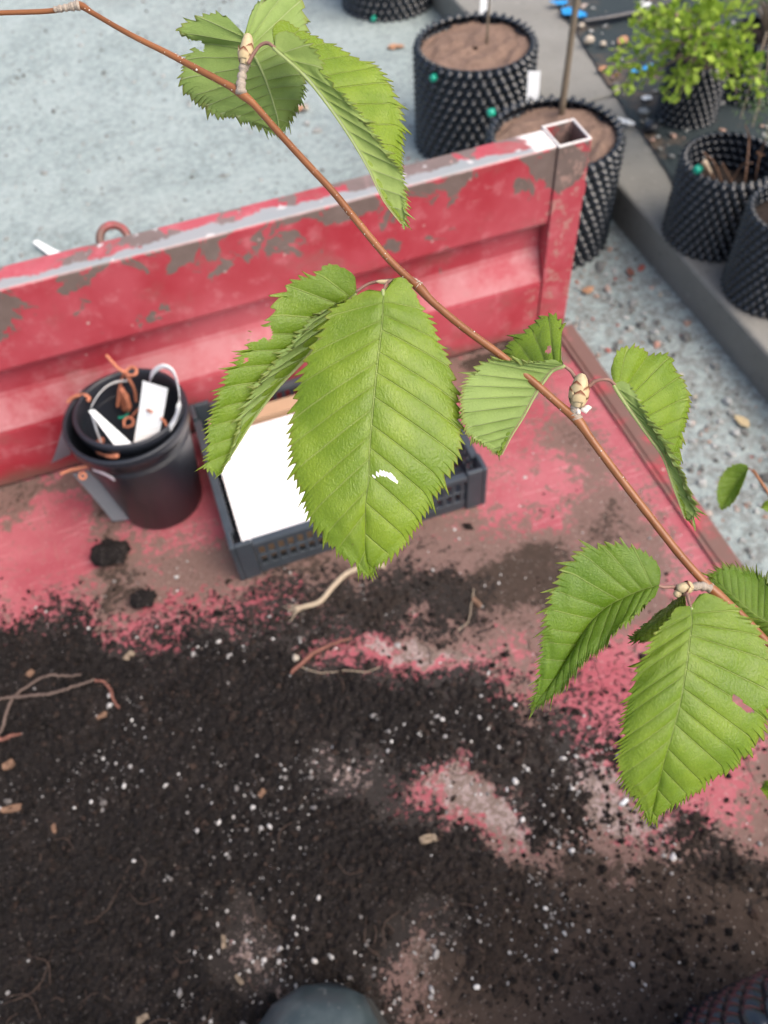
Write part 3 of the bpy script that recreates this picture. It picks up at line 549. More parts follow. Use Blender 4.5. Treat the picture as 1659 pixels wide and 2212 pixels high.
for px, py, sz_, mat, lab in [(27, 1748, (.016, .005, .003), 'chip', 'long splintered bark chip beside a bright perlite grain'), (22, 1655, (.009, .006, .004), 'chip', 'squarish tan bark chip below the red-brown root sliver'), (118, 1790, (.003, .007, .002), 'chip', 'small upright orange-brown chip right of the long splinter'), (222, 1547, (.008, .004, .003), 'chip', 'pale-tipped chip under the hooked root shred'),
                         (68, 1457, (.006, .004, .003), 'chip', 'tan chip above the arched dried root'), (565, 1715, (.006, .004, .003), 'chip', 'lone orange chip amid clean black soil'), (518, 2117, (.003, .008, .003), 'flake', 'tan wood sliver beside the perlite patch near the boot'), (484, 2035, (.003, .010, .003), 'flake', 'pale woody sliver above the perlite patch'),
                         (925, 1815, (.012, .006, .004), 'flake', 'flat beige chip on the black soil by the grey patch'), (1030, 1305, (.004, .009, .004), 'chip', 'orange chip on the brown dirt beside the curled fibre'), (1348, 1735, (.006, .003, .003), 'white', 'small white rectangular chip on the dirt between the pink patches'), (640, 1425, (.006, .006, .005), 'stone', 'white pebble touching the forked root shred'), (20, 1733, (.006, .005, .004), 'perlite', 'largest bright white perlite lump beside the splintered chip'), (280, 1420, (.009, .006, .003), 'flake', 'yellowish flake on the soil below the small clod'), (310, 2200, (.009, .005, .003), 'flake', 'yellowish flake on the reddish-brown soil left of the boot')]:
    sz_ = tuple(q*.8 for q in sz_); lump('bark_chip' if mat == 'chip' else ('pebble' if mat in ('stone', 'perlite') else 'wood_flake'), px, py, float(soil_z(*atz(px, py, .004)[:2])), sz_, mat, lab, 'chip' if mat in ('chip', 'white', 'flake') else 'pebble', rot=rng.uniform(-.6, .6), smooth=mat in ('stone', 'perlite'), rough=.4)

# ------------------------------------------------------------------ crate, paper
cx0, cx1, cyy0, cyy1, ch, cw = -.046, .320, .650, .925, .076, .006
cr = empty('crate', ((cx0+cx1)/2, (cyy0+cyy1)/2, 0), 'shallow dark plastic crate with slotted sides and thick corner posts', 'crate')
def cpart(name, boxes, m='crate', b=.0015): V, Fa = merge([box(*q) for q in boxes]); return bevel(put(mk(name, V, Fa, M[m], smooth=False), cr), b, 2)
sl_ = [(cx0+.012, x_, x_+.006, .0) for x_ in ()]
cpart('base_panel', [(cx0+.005, cx1-.005, y_, y_+.012, .004, .008) for y_ in np.arange(cyy0+.008, cyy1-.012, .018)]+[(x_, x_+.012, cyy0+.005, cyy1-.005, .0005, .0038) for x_ in np.arange(cx0+.006, cx1-.012, .03)])
for xa in (cx0, cx1-.03):
    for ya in (cyy0, cyy1-.03):
        X0, X1, Y0, Y1 = xa, xa+.03, ya, ya+.03
        ox = (X0, X0+.007) if xa == cx0 else (X1-.007, X1); oy = (Y0, Y0+.007) if ya == cyy0 else (Y1-.007, Y1)
        cpart('corner_post', [(ox[0], ox[1], Y0, Y1, 0, ch+.006), (X0 if xa != cx0 else X0+.0072, X1 if xa == cx0 else X1-.0072, oy[0], oy[1], 0, ch+.006)])
def side(axis, at, a0, a1):
    q = []
    def bb(u0, u1, z0, z1, t0=0., t1=.004): q.append((u0, u1, at+t0, at+t1, z0, z1) if axis == 'x' else (at+t0, at+t1, u0, u1, z0, z1))
    bb(a0, a1, .0005, .018); bb(a0, a1, ch-.010, ch, -.004, .007); bb(a0, a1, .036, .041)
    for u in np.arange(a0, a1-.004, .0135): bb(u, u+.006, .018, .036, .0002, .0038); bb(u, u+.006, .041, ch-.010, .0002, .0038)
    return q
for y_ in (cyy0+.004, cyy1-.008): cpart('side_wall', side('x', y_, cx0+.0305, cx1-.0305), b=.0006)
for x_ in (cx0+.004, cx1-.008): cpart('side_wall', side('y', x_, cyy0+.0305, cyy1-.0305), b=.0006)
V, Fa = plate([atz(452, 1160, .06)*[0, 0, 0]+np.array([-.028, .668, .060]), np.array([.232, .668, .060]), np.array([.232, .872, .056]), np.array([-.028, .872, .056])], .012, 10, .003); c = np.array([.10, .77, .045])
o = mk('paper_stack', V-c, Fa, M['paper'], smooth=False); o.location = c; tag(o, 'stack of bright white paper sheets lying in the dark crate', 'paper')
V, Fa = merge([box(-.03, .30, .66, .91, .0085, .044)]); V = V-[.13, .78, .0085]; V[:, 2] += 0
o = mk('cardboard_sheet', *merge([box(-.15, .15, -.012, .012, 0, .052)]), M['cardboard'], smooth=False); o.location = (.125, .892, .009); tag(o, 'brown cardboard strip standing behind the white paper in the crate', 'cardboard')
V, Fa = merge([box(-.105, .13, -.1, .1, 0, .0325)]); o = mk('seed_packet_box', V, Fa, M['cardboard'], smooth=False); o.location = (.082, .770, .009); tag(o, 'low brown box lying under the white paper in the crate', 'box')

# ------------------------------------------------------------------ black nursery pots, labels, ties
PC = atz(352, 1075, 0.0); PX, PY = PC[0], PC[1]
def pot(name, r0, r1, h, rimh, th, z0, tilt, off, label):
    prof = [(0, 0), (r0*.9, 0), (r0, .004), (r1-.004, h-rimh-.004), (r1-.0035, h-rimh-.001), (r1+.0015, h-rimh), (r1+.0025, h-.001), (r1+.0015, h), (r1-th, h), (r1-th-.0015, h-.002), (r1-th-.003, h-rimh), (r0-th, .006), (0, .006)]
    n = 64; a = np.linspace(0, 2*math.pi, n, endpoint=False); V = np.array([(r*math.cos(q), r*math.sin(q), z) for q in a for r, z in prof])
    rt = empty(name, (PX+off[0], PY+off[1], z0), label, 'plant pot', 'nested black pots'); rt.rotation_euler = tilt
    k = len(prof); Fa = grid_faces(n, k, True); mk('wall', V, Fa, M['blackpot'], rt)
    # moulded bands under the rim
    for zb, rb in ((h-rimh-.016, .0016), (h-rimh-.021, .0012)):
        rr = r0+(r1-.004-r0)*zb/(h-rimh); V, Fa = ring(np.array([0, 0, zb]), rr, rb, (np.array([1., 0, 0]), np.array([0, 1., 0])), 64, 8); mk('moulded_band', V, Fa, M['blackpot'], rt)
    return rt
outer = pot('nursery_pot', .060, .0805, .186, .020, .002, .0, (0, 0, 0), (0, 0), 'tall black nursery pot standing on the trailer floor')
inner = pot('nursery_pot', .053, .0705, .184, .016, .002, .0115, (math.radians(-2.0), math.radians(1.5), 0), (.003, -.003), 'slightly smaller black nursery pot nested inside the tall one')
zp = lambda pts: Zm(150, 1100, 2.9105, pts)
ZO = -.018
def P3(pts, zs): return np.array([atz(x, y, z+ZO) for (x, y), z in zip(zp(pts), np.interp(np.linspace(0, 1, len(pts)), np.linspace(0, 1, len(zs)), zs))])
def place(name, V, Fa, mat, label, cat, group=None, base=None, smooth=False):
    V = np.asarray(V, float); c = V.mean(0) if base is None else np.asarray(base, float); o = mk(name, V-c, Fa, M[mat], smooth=smooth); o.location = [float(q) for q in c]; return tag(o, label, cat, group)
def labelthing(pc, zs, strap, szs, label, mat='white', w=.006, side=(0.2, 1, .3)):
    A = P3(pc, [zs[0], zs[0]])[:2] if False else np.array([atz(x, y, z+ZO) for (x, y), z in zip(zp(pc), zs)])
    rt = empty('plant_label', A.mean(0), label, 'label', 'plant labels in the black pots')
    V, Fa = plate(A, .0006, 10, .002); put(mk('label_plate', V, Fa, M[mat], smooth=False), rt)
    for st, sz_ in zip(strap, szs):
        P = smooth_path(P3(st, sz_), 30); V, Fa = strip(P, w, .0006, side); put(mk('strap_loop', V, Fa, M['white']), rt)
    return rt
labelthing([(890, 330), (1120, 400), (1020, 905), (800, 925)], [.255, .255, .185, .185], [[(950, 335), (965, 280), (1010, 225), (1090, 195), (1160, 235), (1200, 330), (1225, 480), (1215, 600), (1180, 700), (1100, 830)]], [[.245, .27, .285, .28, .26, .235, .20]], 'broad white plant label standing upright with its strap looped over the rim', side=(.3, .2, 1))
labelthing([(385, 610), (440, 600), (805, 930), (680, 1000)], [.236, .236, .205, .205], [[(405, 605), (430, 540), (490, 450), (560, 385), (650, 345), (750, 335)], [(400, 615), (440, 740), (465, 820), (500, 905)]], [[.228, .24, .235, .215], [.228, .21, .195]], 'narrow pointed white plant label lying slantwise inside the pot', w=.005, side=(.5, -.3, 1))
rt = labelthing([(235, 1195), (385, 1165), (795, 1610), (610, 1632)], [.150, .150, .03, .03], [], [], 'plant label coloured shade-grey hanging outside the pot on an orange tie', 'grey')
V, Fa = tube(smooth_path(P3([(125, 1195), (200, 1165), (290, 1145), (370, 1125), (420, 1090)], [.165, .168, .175, .19]), 24), .0022, 7, True, .12); put(mk('tie', V, Fa, M['tie']), rt)
c = np.array([atz(x, y, .147) for x, y in zp([(330, 1215)])])[0]; V, Fa = ring(c, .004, .0018, (np.array([1., 0, 0]), np.array([0, .8, .6])), 16, 8); put(mk('tie_knot', V, Fa, M['tie']), rt)
rt = labelthing([(150, 745), (215, 790), (220, 1015), (40, 1095)], [.165, .165, .07, .05], [], [], 'plant label coloured shade-grey hanging down behind the pot towards the red board', 'grey')
V, Fa = tube(smooth_path(P3([(190, 530), (230, 490), (290, 470), (350, 465), (390, 490), (380, 520)], [.20, .212, .21]), 24), .0024, 7, True, .15); put(mk('tie', V, Fa, M['tie']), rt)
# loose ties inside
def ties(paths, rad, label, extra=None):
    parts = []
    for pts, zs in paths: parts.append(tube(smooth_path(P3(pts, zs), 26), rad, 7, True, .12))
    V, Fa = merge(parts); place('tie_string', V, Fa, 'tie', label, 'string', 'orange ties in the black pots', smooth=True)
ties([([(550, 95), (600, 150), (660, 215), (720, 255)], [.25, .24]), ([(720, 255), (770, 210), (825, 220), (820, 270), (760, 280), (730, 250)], [.235, .24, .235]), ([(715, 260), (690, 330), (665, 450), (655, 575)], [.235, .17]), ([(740, 280), (790, 370), (815, 440), (825, 520)], [.235, .18])], .0021, 'stiff orange tie with a knotted bow sticking up above the pot rim')
ties([([(690, 400), (700, 500), (715, 590)], [.20, .16]), ([(700, 420), (745, 510), (755, 590), (720, 600)], [.20, .15])], .004, 'thick folded orange tie strands hanging down inside the pot')
ties([([(720, 760), (715, 700), (760, 670), (800, 700), (790, 745), (740, 765)], [.17, .175, .17]), ([(790, 660), (850, 600), (920, 600), (970, 620)], [.19, .235]), ([(1060, 680), (1095, 720), (1120, 790)], [.22, .2])], .0019, 'curled orange tie wound round the broad white label')
ties([([(500, 880), (470, 930), (480, 985), (540, 1015), (600, 1035), (660, 1020)], [.18, .19, .20]), ([(510, 870), (505, 940), (560, 1005)], [.17, .185])], .0034, 'twisted orange tie resting on the pot rim below the pointed label')
ties([([(770, 965), (850, 935), (940, 905), (1040, 875)], [.19, .195]), ([(800, 985), (900, 960), (1000, 925)], [.185, .19])], .0030, 'short orange tie lying across the foot of the broad white label')
V, Fa = ring(np.array(atz(*zp([(690, 610)])[0], .13)), .010, .002, (np.array([1., .1, 0]), np.array([0, .9, .4])), 20, 8); place('green_ring', V, Fa, 'green', 'small dark green ring deep inside the nested pots', 'ring', smooth=True)
V, Fa = strip(smooth_path(P3([(420, 1150), (520, 1190), (620, 1245)], [.172, .172]), 12), .008, .0005, (0, 0, 1)); place('price_sticker', V, Fa, 'white', 'faded white sticker wrapped on the tall pot under its rim', 'sticker')

# ------------------------------------------------------------------ dimpled pots
def airpot(c, r, h, spacing, z0, label, clips=(), soil=True, soil_d=.025, group='dimpled black pots'):
    nc = int(round(2*math.pi*r/spacing)); rowh = spacing*.866; nr = max(3, int(round(h/rowh))); s8 = 8
    nu, nv = nc*s8, nr*7+1; u = np.arange(nu)/s8; v = np.linspace(-.15, nr-.35, nv); U, Vv = np.meshgrid(u, v, indexing='ij'); D = np.zeros_like(U)
    row = np.round(Vv)
    for dr in (-1, 0, 1):
        rr = row+dr; fx = (U-.5*(np.mod(rr, 2))); dx = fx-np.round(fx); dy = (Vv-rr)*.866; d = np.hypot(dx, dy); D = np.maximum(D, np.clip(1-d/.50, 0, 1))
    D = np.sin(D*math.pi/2)**.9
    amp = spacing*.60; rad = r-amp+amp*D; zz = (Vv+.15)/(nr-.2)*h
    zz[:, -1] += .15*spacing*np.cos(2*math.pi*u); A = 2*math.pi*U/nc
    Vt = np.stack([rad*np.cos(A), rad*np.sin(A), zz], -1).reshape(-1, 3)
    Vi = np.stack([(rad-.0025-.35*amp*(1-D))*np.cos(A), (rad-.0025-.35*amp*(1-D))*np.sin(A), zz], -1).reshape(-1, 3)
    n = nu*nv; F1 = grid_faces(nu, nv, True); F2 = grid_faces(nu, nv, True)[:, ::-1]+n; i = np.arange(nu); i2 = (i+1) % nu
    Fr = np.stack([i*nv+nv-1, i2*nv+nv-1, i2*nv+nv-1+n, i*nv+nv-1+n], -1)
    rt = empty('dimpled_pot', (c[0], c[1], z0), label, 'plant pot', group)
    mk('wall', np.vstack([Vt, Vi]), np.vstack([F1, F2, Fr]), M['airpot'], rt)
    # soil surface
    q = np.linspace(0, 2*math.pi, 48, endpoint=False); rs = np.linspace(.02, 1, 22)**.8*(r-amp*.98-.001); Q, RR = np.meshgrid(q, rs, indexing='ij'); hh = h-soil_d+.010*fbm(RR*np.cos(Q)*30+c[0]*9, RR*np.sin(Q)*30, 4)+.006*(1-RR/r)
    mk('mulch' if soil else 'compost', np.stack([RR*np.cos(Q), RR*np.sin(Q), hh], -1).reshape(-1, 3), grid_faces(48, 22, True), M['mulch' if soil else 'soil'], rt, attrs=None if soil else {'brown': np.full(48*22, .6)})
    for px, py in clips:      # green bung on the camera side, put where its ray meets the wall
        d = ray(px, py); o_ = CAM[:2]-np.array(c); a_ = d[:2]@d[:2]; b_ = o_@d[:2]; cc = o_@o_-(r+.002)**2; t = (-b_-math.sqrt(max(0, b_*b_-a_*cc)))/a_; p = CAM+d*t; nrm = np.append((p[:2]-np.array(c))/r, 0)
        V, Fa = tube([p-nrm*.006, p+nrm*.008, p+nrm*.010], [.009, .009, .006], 14); V = V-np.array([c[0], c[1], z0]); mk('green_plug', V, Fa, M['green'], rt)
    return rt
airpot((.990, 2.285), .181, .30, .030, GZ, 'large dimpled black pot of brown mulch nearest the concrete ledge joint, with thin stem', [(937, 168)])
airpot((.995, 1.775), .176, .30, .030, GZ, 'large dimpled black pot of brown mulch partly hidden by the red end post', [(1062, 243)])
airpot((1.06, 3.285), .180, .30, .030, GZ, 'dimpled black pot standing alone on the yard behind the others', [(807, 40)])
airpot((1.512, 1.955), .088, .165, .022, KZ+.008, 'small dimpled black pot holding the bright green leafy shrub', soil=False)
airpot((1.292, 1.468), .118, .205, .0225, KZ+.004, 'dimpled black pot on the ledge with dead twigs and a green plug', [(1508, 365)], soil=False, soil_d=.09)
airpot((1.312, 1.232), .115, .215, .0205, KZ+.004, 'dimpled black pot on the ledge pressed against the twig pot', soil=False, soil_d=.05)
airpot((1.74, 1.99), .10, .17, .022, KZ+.008, 'small dimpled black pot with the needle-leaved shrub beyond the ledge', soil=False)
TP = np.array([.300, -.168])
airpot(TP, .172, .29, .028, .001, 'dimpled black pot on the trailer floor holding the toothed-leaf tree', group='dimpled black pots')
# stems and labels in the mulch pots
c = atz(1212, 250, -.222); P = smooth_path([c, c+[.004, 0, .25], c+[.022, .01, .6], c+[.03, 0, 1.1], c+[.05, .02, 1.7]], 40)
rt = empty('young_tree', c, 'slender grey-brown young tree stem rising from the mulch pot by the red post', 'tree'); V, Fa = tube(P, [.0085, .0075, .006, .003], 10, True, .05); put(mk('trunk', V, Fa, M['stem']), rt)
parts = [tube(smooth_path([P[i], P[i]+np.array([math.cos(i)*.08, math.sin(i)*.08, .10]), P[i]+np.array([math.cos(i)*.15, math.sin(i)*.15, .26])], 10), [.003, .0015], 6) for i in (24, 27, 30, 33, 36)]; V, Fa = merge(parts); put(mk('branch', V, Fa, M['stem']), rt)
c = atz(1051, 96, -.222); P = smooth_path([c, c+[.002, 0, .2], c+[-.005, .01, .5], c+[.01, 0, .9]], 30); rt = empty('young_tree', c, 'very thin bare sapling stem in the mulch pot by the ledge', 'tree'); V, Fa = tube(P, [.004, .003, .002], 8); put(mk('trunk', V, Fa, M['stem']), rt)
def stake(px, py, hgt, w, z, label, lean=0.):
    c = atz(px, py, z); V, Fa = merge([(np.array([(-w/2, -.0006, -.03), (w/2, -.0006, -.03), (w/2, .0006, -.03), (-w/2, .0006, -.03), (-w/2+lean, -.0006, hgt), (w/2+lean, -.0006, hgt), (w/2+lean, .0006, hgt), (-w/2+lean, .0006, hgt)]), [(0, 3, 2, 1), (4, 5, 6, 7), (0, 1, 5, 4), (1, 2, 6, 5), (2, 3, 7, 6), (3, 0, 4, 7)])])
    o = mk('plant_label', V, Fa, M['white'], smooth=False); o.location = [float(q) for q in c]; o.rotation_euler = (-.45, 0, -.5); tag(o, label, 'label', 'white labels in the mulch pots')
stake(1151, 222, .075, .032, -.224, 'white plant label stuck upright in the mulch pot by the red post', -.004)
stake(1046, 33, .085, .030, -.224, 'white plant label stuck beside the very thin sapling', .002)
c = atz(100, 545, GZ+.012); V, Fa = plate([c+[-.03, .045, .012], c+[-.016, .05, .012], c+[.052, -.035, 0], c+[.022, -.045, 0]], .001, 8, .002); place('plant_label', V, Fa, 'white', 'white pointed plant label dropped on the yard behind the red board', 'label')

# ------------------------------------------------------------------ shrubs beyond the ledge
def leaf_cloud(C, D, size, asp, tones):
    """many small pointed leaves (6 vertex blades), C centres, D axis directions"""
    n = len(C); D = D/np.linalg.norm(D, axis=1)[:, None]; R_ = rng.normal(size=(n, 3)); S = np.cross(D, R_); S /= np.linalg.norm(S, axis=1)[:, None]; N = np.cross(D, S)
    L = size*rng.uniform(.6, 1.25, n)[:, None]; w = L*asp
    V = np.stack([C, C+D*L*.35+S*w*.5+N*w*.12, C+D*L*.7+S*w*.42+N*w*.1, C+D*L, C+D*L*.7-S*w*.42+N*w*.1, C+D*L*.35-S*w*.5+N*w*.12, C+D*L*.5-N*w*.05], 1).reshape(-1, 3)
    b = (np.arange(n)*7)[:, None]; T_ = np.array([(0, 1, 6), (1, 2, 6), (2, 3, 6), (3, 4, 6), (4, 5, 6), (5, 0, 6)]); Fa = (b[:, :, None]+T_[None]).reshape(-1, 3)
    return V, Fa, np.repeat(tones, 7)
def shrub(base, tips, nleaf, size, asp, mat, label, stem_r=.006, spread=.02):
    rt = empty('shrub', base, label, 'shrub'); parts, C, D, tn = [], [], [], []
    for tp in tips:
        tp = np.asarray(tp, float); b = np.asarray(base, float); midp = b+(tp-b)*.5+[0, 0, .05]+rng.normal(size=3)*.015
        P = smooth_path([b, b+(midp-b)*.4+[0, 0, .03], midp, tp], 24); parts.append(tube(P, [stem_r*.55, stem_r*.35, .0012], 6))
        for _ in range(nleaf):
            q = rng.uniform(.42, 1.0)**.7; p = P[min(23, int(q*23))]+rng.normal(size=3)*spread; d = (P[min(23, int(q*23)+1)]-P[max(0, int(q*23)-1)]); d = d/np.linalg.norm(d)+rng.normal(size=3)*.7+[0, 0, .3]; C.append(p); D.append(d); tn.append(np.clip(q*.7+rng.normal()*.25, 0, 1))
    parts.append(tube(smooth_path([base, np.asarray(base)+[0, 0, .05], np.asarray(base)+[.004, 0, .10]], 8), [stem_r, stem_r*.8], 8))
    V, Fa = merge(parts); put(mk('trunk', V, Fa, M['stem']), rt)
    V, Fa, t_ = leaf_cloud(np.array(C), np.array(D), size, asp, np.array(tn)); put(mk('crown', V, Fa, M[mat], smooth=True, attrs={'tone': t_}), rt); return rt
b = (1.512, 1.955, KZ+.155)
tips = [atz(x, y, z) for x, y, z in [(1320, 110, -.12), (1345, 185, -.16), (1330, 150, -.14), (1385, 30, -.08), (1420, 60, -.05), (1365, 45, -.08), (1440, 10, -.05), (1470, 60, 0), (1480, 20, .02), (1530, 40, .02), (1555, 80, 0), (1560, 140, -.05), (1590, 200, -.12), (1575, 170, -.12), (1470, 205, -.16), (1430, 205, -.18), (1600, 130, -.06), (1620, 60, -.02), (1500, -20, .04), (1640, 150, -.1), (1420, 120, -.1), (1500, 110, -.02), (1610, 20, .02), (1650, 190, -.1), (1540, -10, .04)]]
shrub(b, tips, 42, .025, .55, 'shrub', 'bright yellow-green leafy shrub spreading from the small pot past the ledge', .008, .013)
b = (1.74, 1.99, KZ+.16); tips = [(1.74+.22*math.cos(q)*f_, 1.99+.22*math.sin(q)*f_, -.12+.12*(1-f_)) for q, f_ in zip(np.linspace(0, 2*math.pi, 16, endpoint=False), rng.uniform(.3, 1, 16))]; tips += [atz(1600, 255, -.16), atz(1625, 275, -.18), atz(1655, 300, -.2), atz(1640, 240, -.12)]
shrub(b, tips, 90, .017, .16, 'needle', 'dusky green needle-leaved shrub behind the bright leafy shrub', .007, .010)
# dead twigs in the ledge pot
tw = [([(1560, 400), (1545, 355), (1520, 330)], .0022), ([(1570, 410), (1600, 360), (1625, 352)], .0025), ([(1605, 415), (1612, 370), (1618, 300), (1610, 270)], .002), ([(1550, 395), (1530, 370), (1515, 352)], .0018), ([(1590, 412), (1575, 380), (1560, 352)], .0018), ([(1630, 400), (1640, 340), (1655, 300)], .002)]
rt = empty('dead_plant', (1.292, 1.468, KZ+.1), 'dead brown twiggy plant in the ledge pot with the green plug', 'dead plant'); parts = []
for pts, r_ in tw: P = smooth_path([atz(x, y, z) for (x, y), z in zip(pts, np.linspace(-.25, -.10, len(pts)))], 14); parts.append(tube(P, [r_, r_*.6], 6, True, .1))
V, Fa = merge(parts); put(mk('twig', V, Fa, M['chip']), rt)
V, Fa = tube(smooth_path([atz(1533, 375, -.2), atz(1522, 350, -.13)], 6), .006, 8); put(mk('cut_stem', V, Fa, M['cream']), rt)
# litter beyond and on the ledge
def flake(px, py, z, l, w, mat, label, cat, rot=0., group=None):
    n_ = 9; u, v = np.meshgrid(np.linspace(-1, 1, 15), np.linspace(-1, 1, n_), indexing='ij'); k1 = rng.uniform(0, 90); X_ = u*l/2*(1+.1*fbm(u*2+k1, v*2, 2)); Y_ = v*w/2*np.sqrt(np.clip(1.05-u**2, .03, 1))*(1+.2*fbm(u*3+k1, v*0, 2)); Z_ = .0025+.006*np.abs(fbm(u*1.6+k1, v*1.6, 3))
    ca, sa = math.cos(rot), math.sin(rot); V = np.stack([X_*ca-Y_*sa, X_*sa+Y_*ca, Z_], -1).reshape(-1, 3); Vb = V-[0, 0, .0008]; m = len(V); Fa = np.vstack([grid_faces(15, n_), grid_faces(15, n_)[:, ::-1]+m])
    c = atz(px, py, z); o = mk(name_of[cat], np.vstack([V, Vb]), Fa, M[mat]); o.location = [float(q) for q in (c[0], c[1], z)]; return tag(o, label, cat, group)
name_of = {'plastic scrap': 'plastic_scrap', 'dead leaf': 'dead_leaf', 'paper scrap': 'paper_scrap', 'petal': 'fallen_petal'}
FZ = KZ+.012
flake(1385, 153, FZ, .085, .030, 'blue', 'bright blue plastic scrap beside the leafy shrub', 'plastic scrap', .1)
flake(1238, 30, FZ, .09, .05, 'blue', 'creased bright blue plastic scrap beyond the ledge edge', 'plastic scrap', -1.0)
flake(1208, 8, FZ, .06, .03, 'blue', 'smaller blue plastic scrap at the edge of the weed fabric', 'plastic scrap', -.4)
flake(1352, 265, FZ, .055, .022, 'white', 'narrow white plastic strip tucked by the ledge near the dark cap', 'plastic scrap', -1.0)
flake(1396, 222-8, FZ+.002, .03, .022, 'white', 'tiny white plastic scrap above the dark cap', 'plastic scrap', -.6)
flake(1395, 15, FZ, .05, .02, 'white', 'pale grey-blue plastic tag under the leafy shrub', 'plastic scrap', .5)
flake(1345, 90, FZ, .05, .03, 'deadleaf', 'tan dead leaf lying on the weed fabric', 'dead leaf', .8)
flake(1300, 150, FZ, .03, .02, 'deadleaf', 'brown dead leaf at the fabric edge by the pale stone', 'dead leaf', .3)
flake(1555, 320, FZ, .04, .02, 'deadleaf', 'brown dead leaf between the shrub pot and the twig pot', 'dead leaf', 1.2)
flake(1655, 330, -.20, .05, .035, 'deadleaf', 'orange-brown dead leaf caught in the twig pot', 'dead leaf', .2)
flake(650, 236, GZ+.004, .05, .03, 'deadleaf', 'small brown dead leaf on the yard under the upper leaf cluster', 'dead leaf', .4)
flake(855, 103, GZ+.004, .06, .025, 'deadleaf', 'rust-brown dead leaf on the yard left of the big mulch pots', 'dead leaf', -.3)
flake(1270, 628, GZ+.005, .035, .022, 'deadleaf', 'brown dead leaf on the yard beside the ledge face', 'dead leaf', .2)
flake(1362, 590, GZ+.005, .03, .018, 'redroot', 'red scrap on the grit beside the ledge face', 'dead leaf', 1.3)
flake(1500, 1155, GZ+.005, .09, .035, 'chip', 'brown shred of bark on the grit beside the trailer rail', 'dead leaf', .1)
flake(1603, 912, GZ+.008, .042, .022, 'palebud', 'pale yellow fallen petal on the grit by the ledge', 'petal', 1.75)
flake(1505, 765, GZ+.005, .10, .06, 'paper', 'crumpled whitish paper smear on the grit by the ledge', 'paper scrap', -.7) if False else None
for px, py, s_, lab in [(1272, 95, .020, 'rounded pale stone at the fabric edge'), (1302, 100, .013, 'small pale stone beside the rounded one'), (1255, 60, .012, 'grey-tan stone above the rounded pale one'), (1330, 200, .012, 'tan pebble by the blue scrap')]: lump('stone', px, py, FZ, (s_, s_*.8, s_*.6), 'stone', lab, 'stone')
for px, py, s_, lab in [(662, 238, .010, 'cream pebble on the yard under the upper leaf cluster'), (1500, 860, .007, 'cream pebble on the grit between two leaves'), (1425, 640, .007, 'white pebble on the grit beside the ledge'), (1468, 815, .008, 'tan pebble on the grit below the ledge')]: lump('pebble', px, py, GZ+.002, (s_, s_*.8, s_*.7), 'stone', lab, 'pebble')
c = atz(1405, 280, FZ); V, Fa = tube([c, c+[0, 0, .018], c+[0, 0, .020]], [.020, .020, .015], 20); place('pipe_cap', V, Fa, 'blackpot', 'round black cap lying by the ledge between white scraps', 'cap', smooth=True)
V, Fa = tube(smooth_path([atz(1255, 48, FZ+.012), atz(1330, 36, FZ+.014), atz(1400, 20, FZ+.012), atz(1480, -10, FZ+.012)], 30), .011, 10); place('irrigation_pipe', V, Fa, 'blackpot', 'black irrigation pipe lying on the weed fabric', 'pipe', smooth=True)
n = 900; P = np.stack([rng.uniform(1.25, 2.2, n), rng.uniform(1.0, 3.4, n), np.full(n, KZ+.012)], 1); e = np.interp(P[:, 1], FE[:, 1], FE[:, 0]); k = (P[:, 0] > e+.005) & ((P[:, 0]-e < .10) | (rng.uniform(size=n) < .35)); P = P[k]; s = rng.gamma(2., .003, len(P))+.002
V, Fa, tn = scatter(P, np.stack([s, s*.7, s*.4], 1), ico()); tag(mk('litter', V, Fa, M['grit'], smooth=False, attrs={'tone': tn}), 'small stones and plant litter strewn along the weed fabric edge', 'litter', kind='stuff')

# ------------------------------------------------------------------ rubber boot
t0 = atz(722, 2122, .045); dirv = np.array([.50, 1., 0]); dirv /= np.linalg.norm(dirv); sidev = np.array([dirv[1], -dirv[0], 0])
rt = empty('rubber_boot', (t0[0]-dirv[0]*.14, t0[1]-dirv[1]*.14, 0), 'scuffed grey-green rubber boot toe standing on the soil-covered trailer floor', 'boot')
# stations: distance back from toe, centre height, half width, half height, lean of the section (0 = across the foot, 1 = horizontal)
stn = [(0.000, .034, .004, .004, 0), (.004, .036, .022, .016, 0), (.014, .038, .036, .026, 0), (.032, .041, .046, .031, 0), (.060, .044, .052, .035, 0), (.095, .049, .052, .040, .05), (.130, .058, .046, .047, .15), (.165, .075, .043, .056, .35), (.195, .105, .044, .062, .65), (.210, .150, .047, .060, .9), (.213, .22, .053, .062, 1), (.213, .30, .058, .066, 1), (.212, .38, .060, .068, 1)]
st = np.array(stn); ss = smooth_path(st, 46); A = np.linspace(0, 2*math.pi, 40, endpoint=False); V = []
for b_, zc, w_, h_, ln in ss:
    w_ *= 1.2; cen = t0*[1, 1, 0]-dirv*b_-sidev*(.012*min(1, b_/.06))+np.array([0, 0, zc]); ax2 = np.array([0, 0, 1.])*(1-ln)+dirv*ln; ax2 /= np.linalg.norm(ax2)
    asym = .010*(1-ln)*max(0, 1-b_/.1)
    for q in A:
        p = cen+sidev*(w_*np.sign(math.cos(q))*abs(math.cos(q))**.85)+ax2*(h_*math.sin(q)); p = p-sidev*0+sidev*(asym*.0); p[2] = max(p[2], .014); V.append(p)
V = np.array(V); k = len(A); Fq = grid_faces(len(ss), k); i = np.arange(len(ss)-1); Fq = np.vstack([Fq, np.stack([i*k+k-1, (i+1)*k+k-1, (i+1)*k, i*k], -1)])
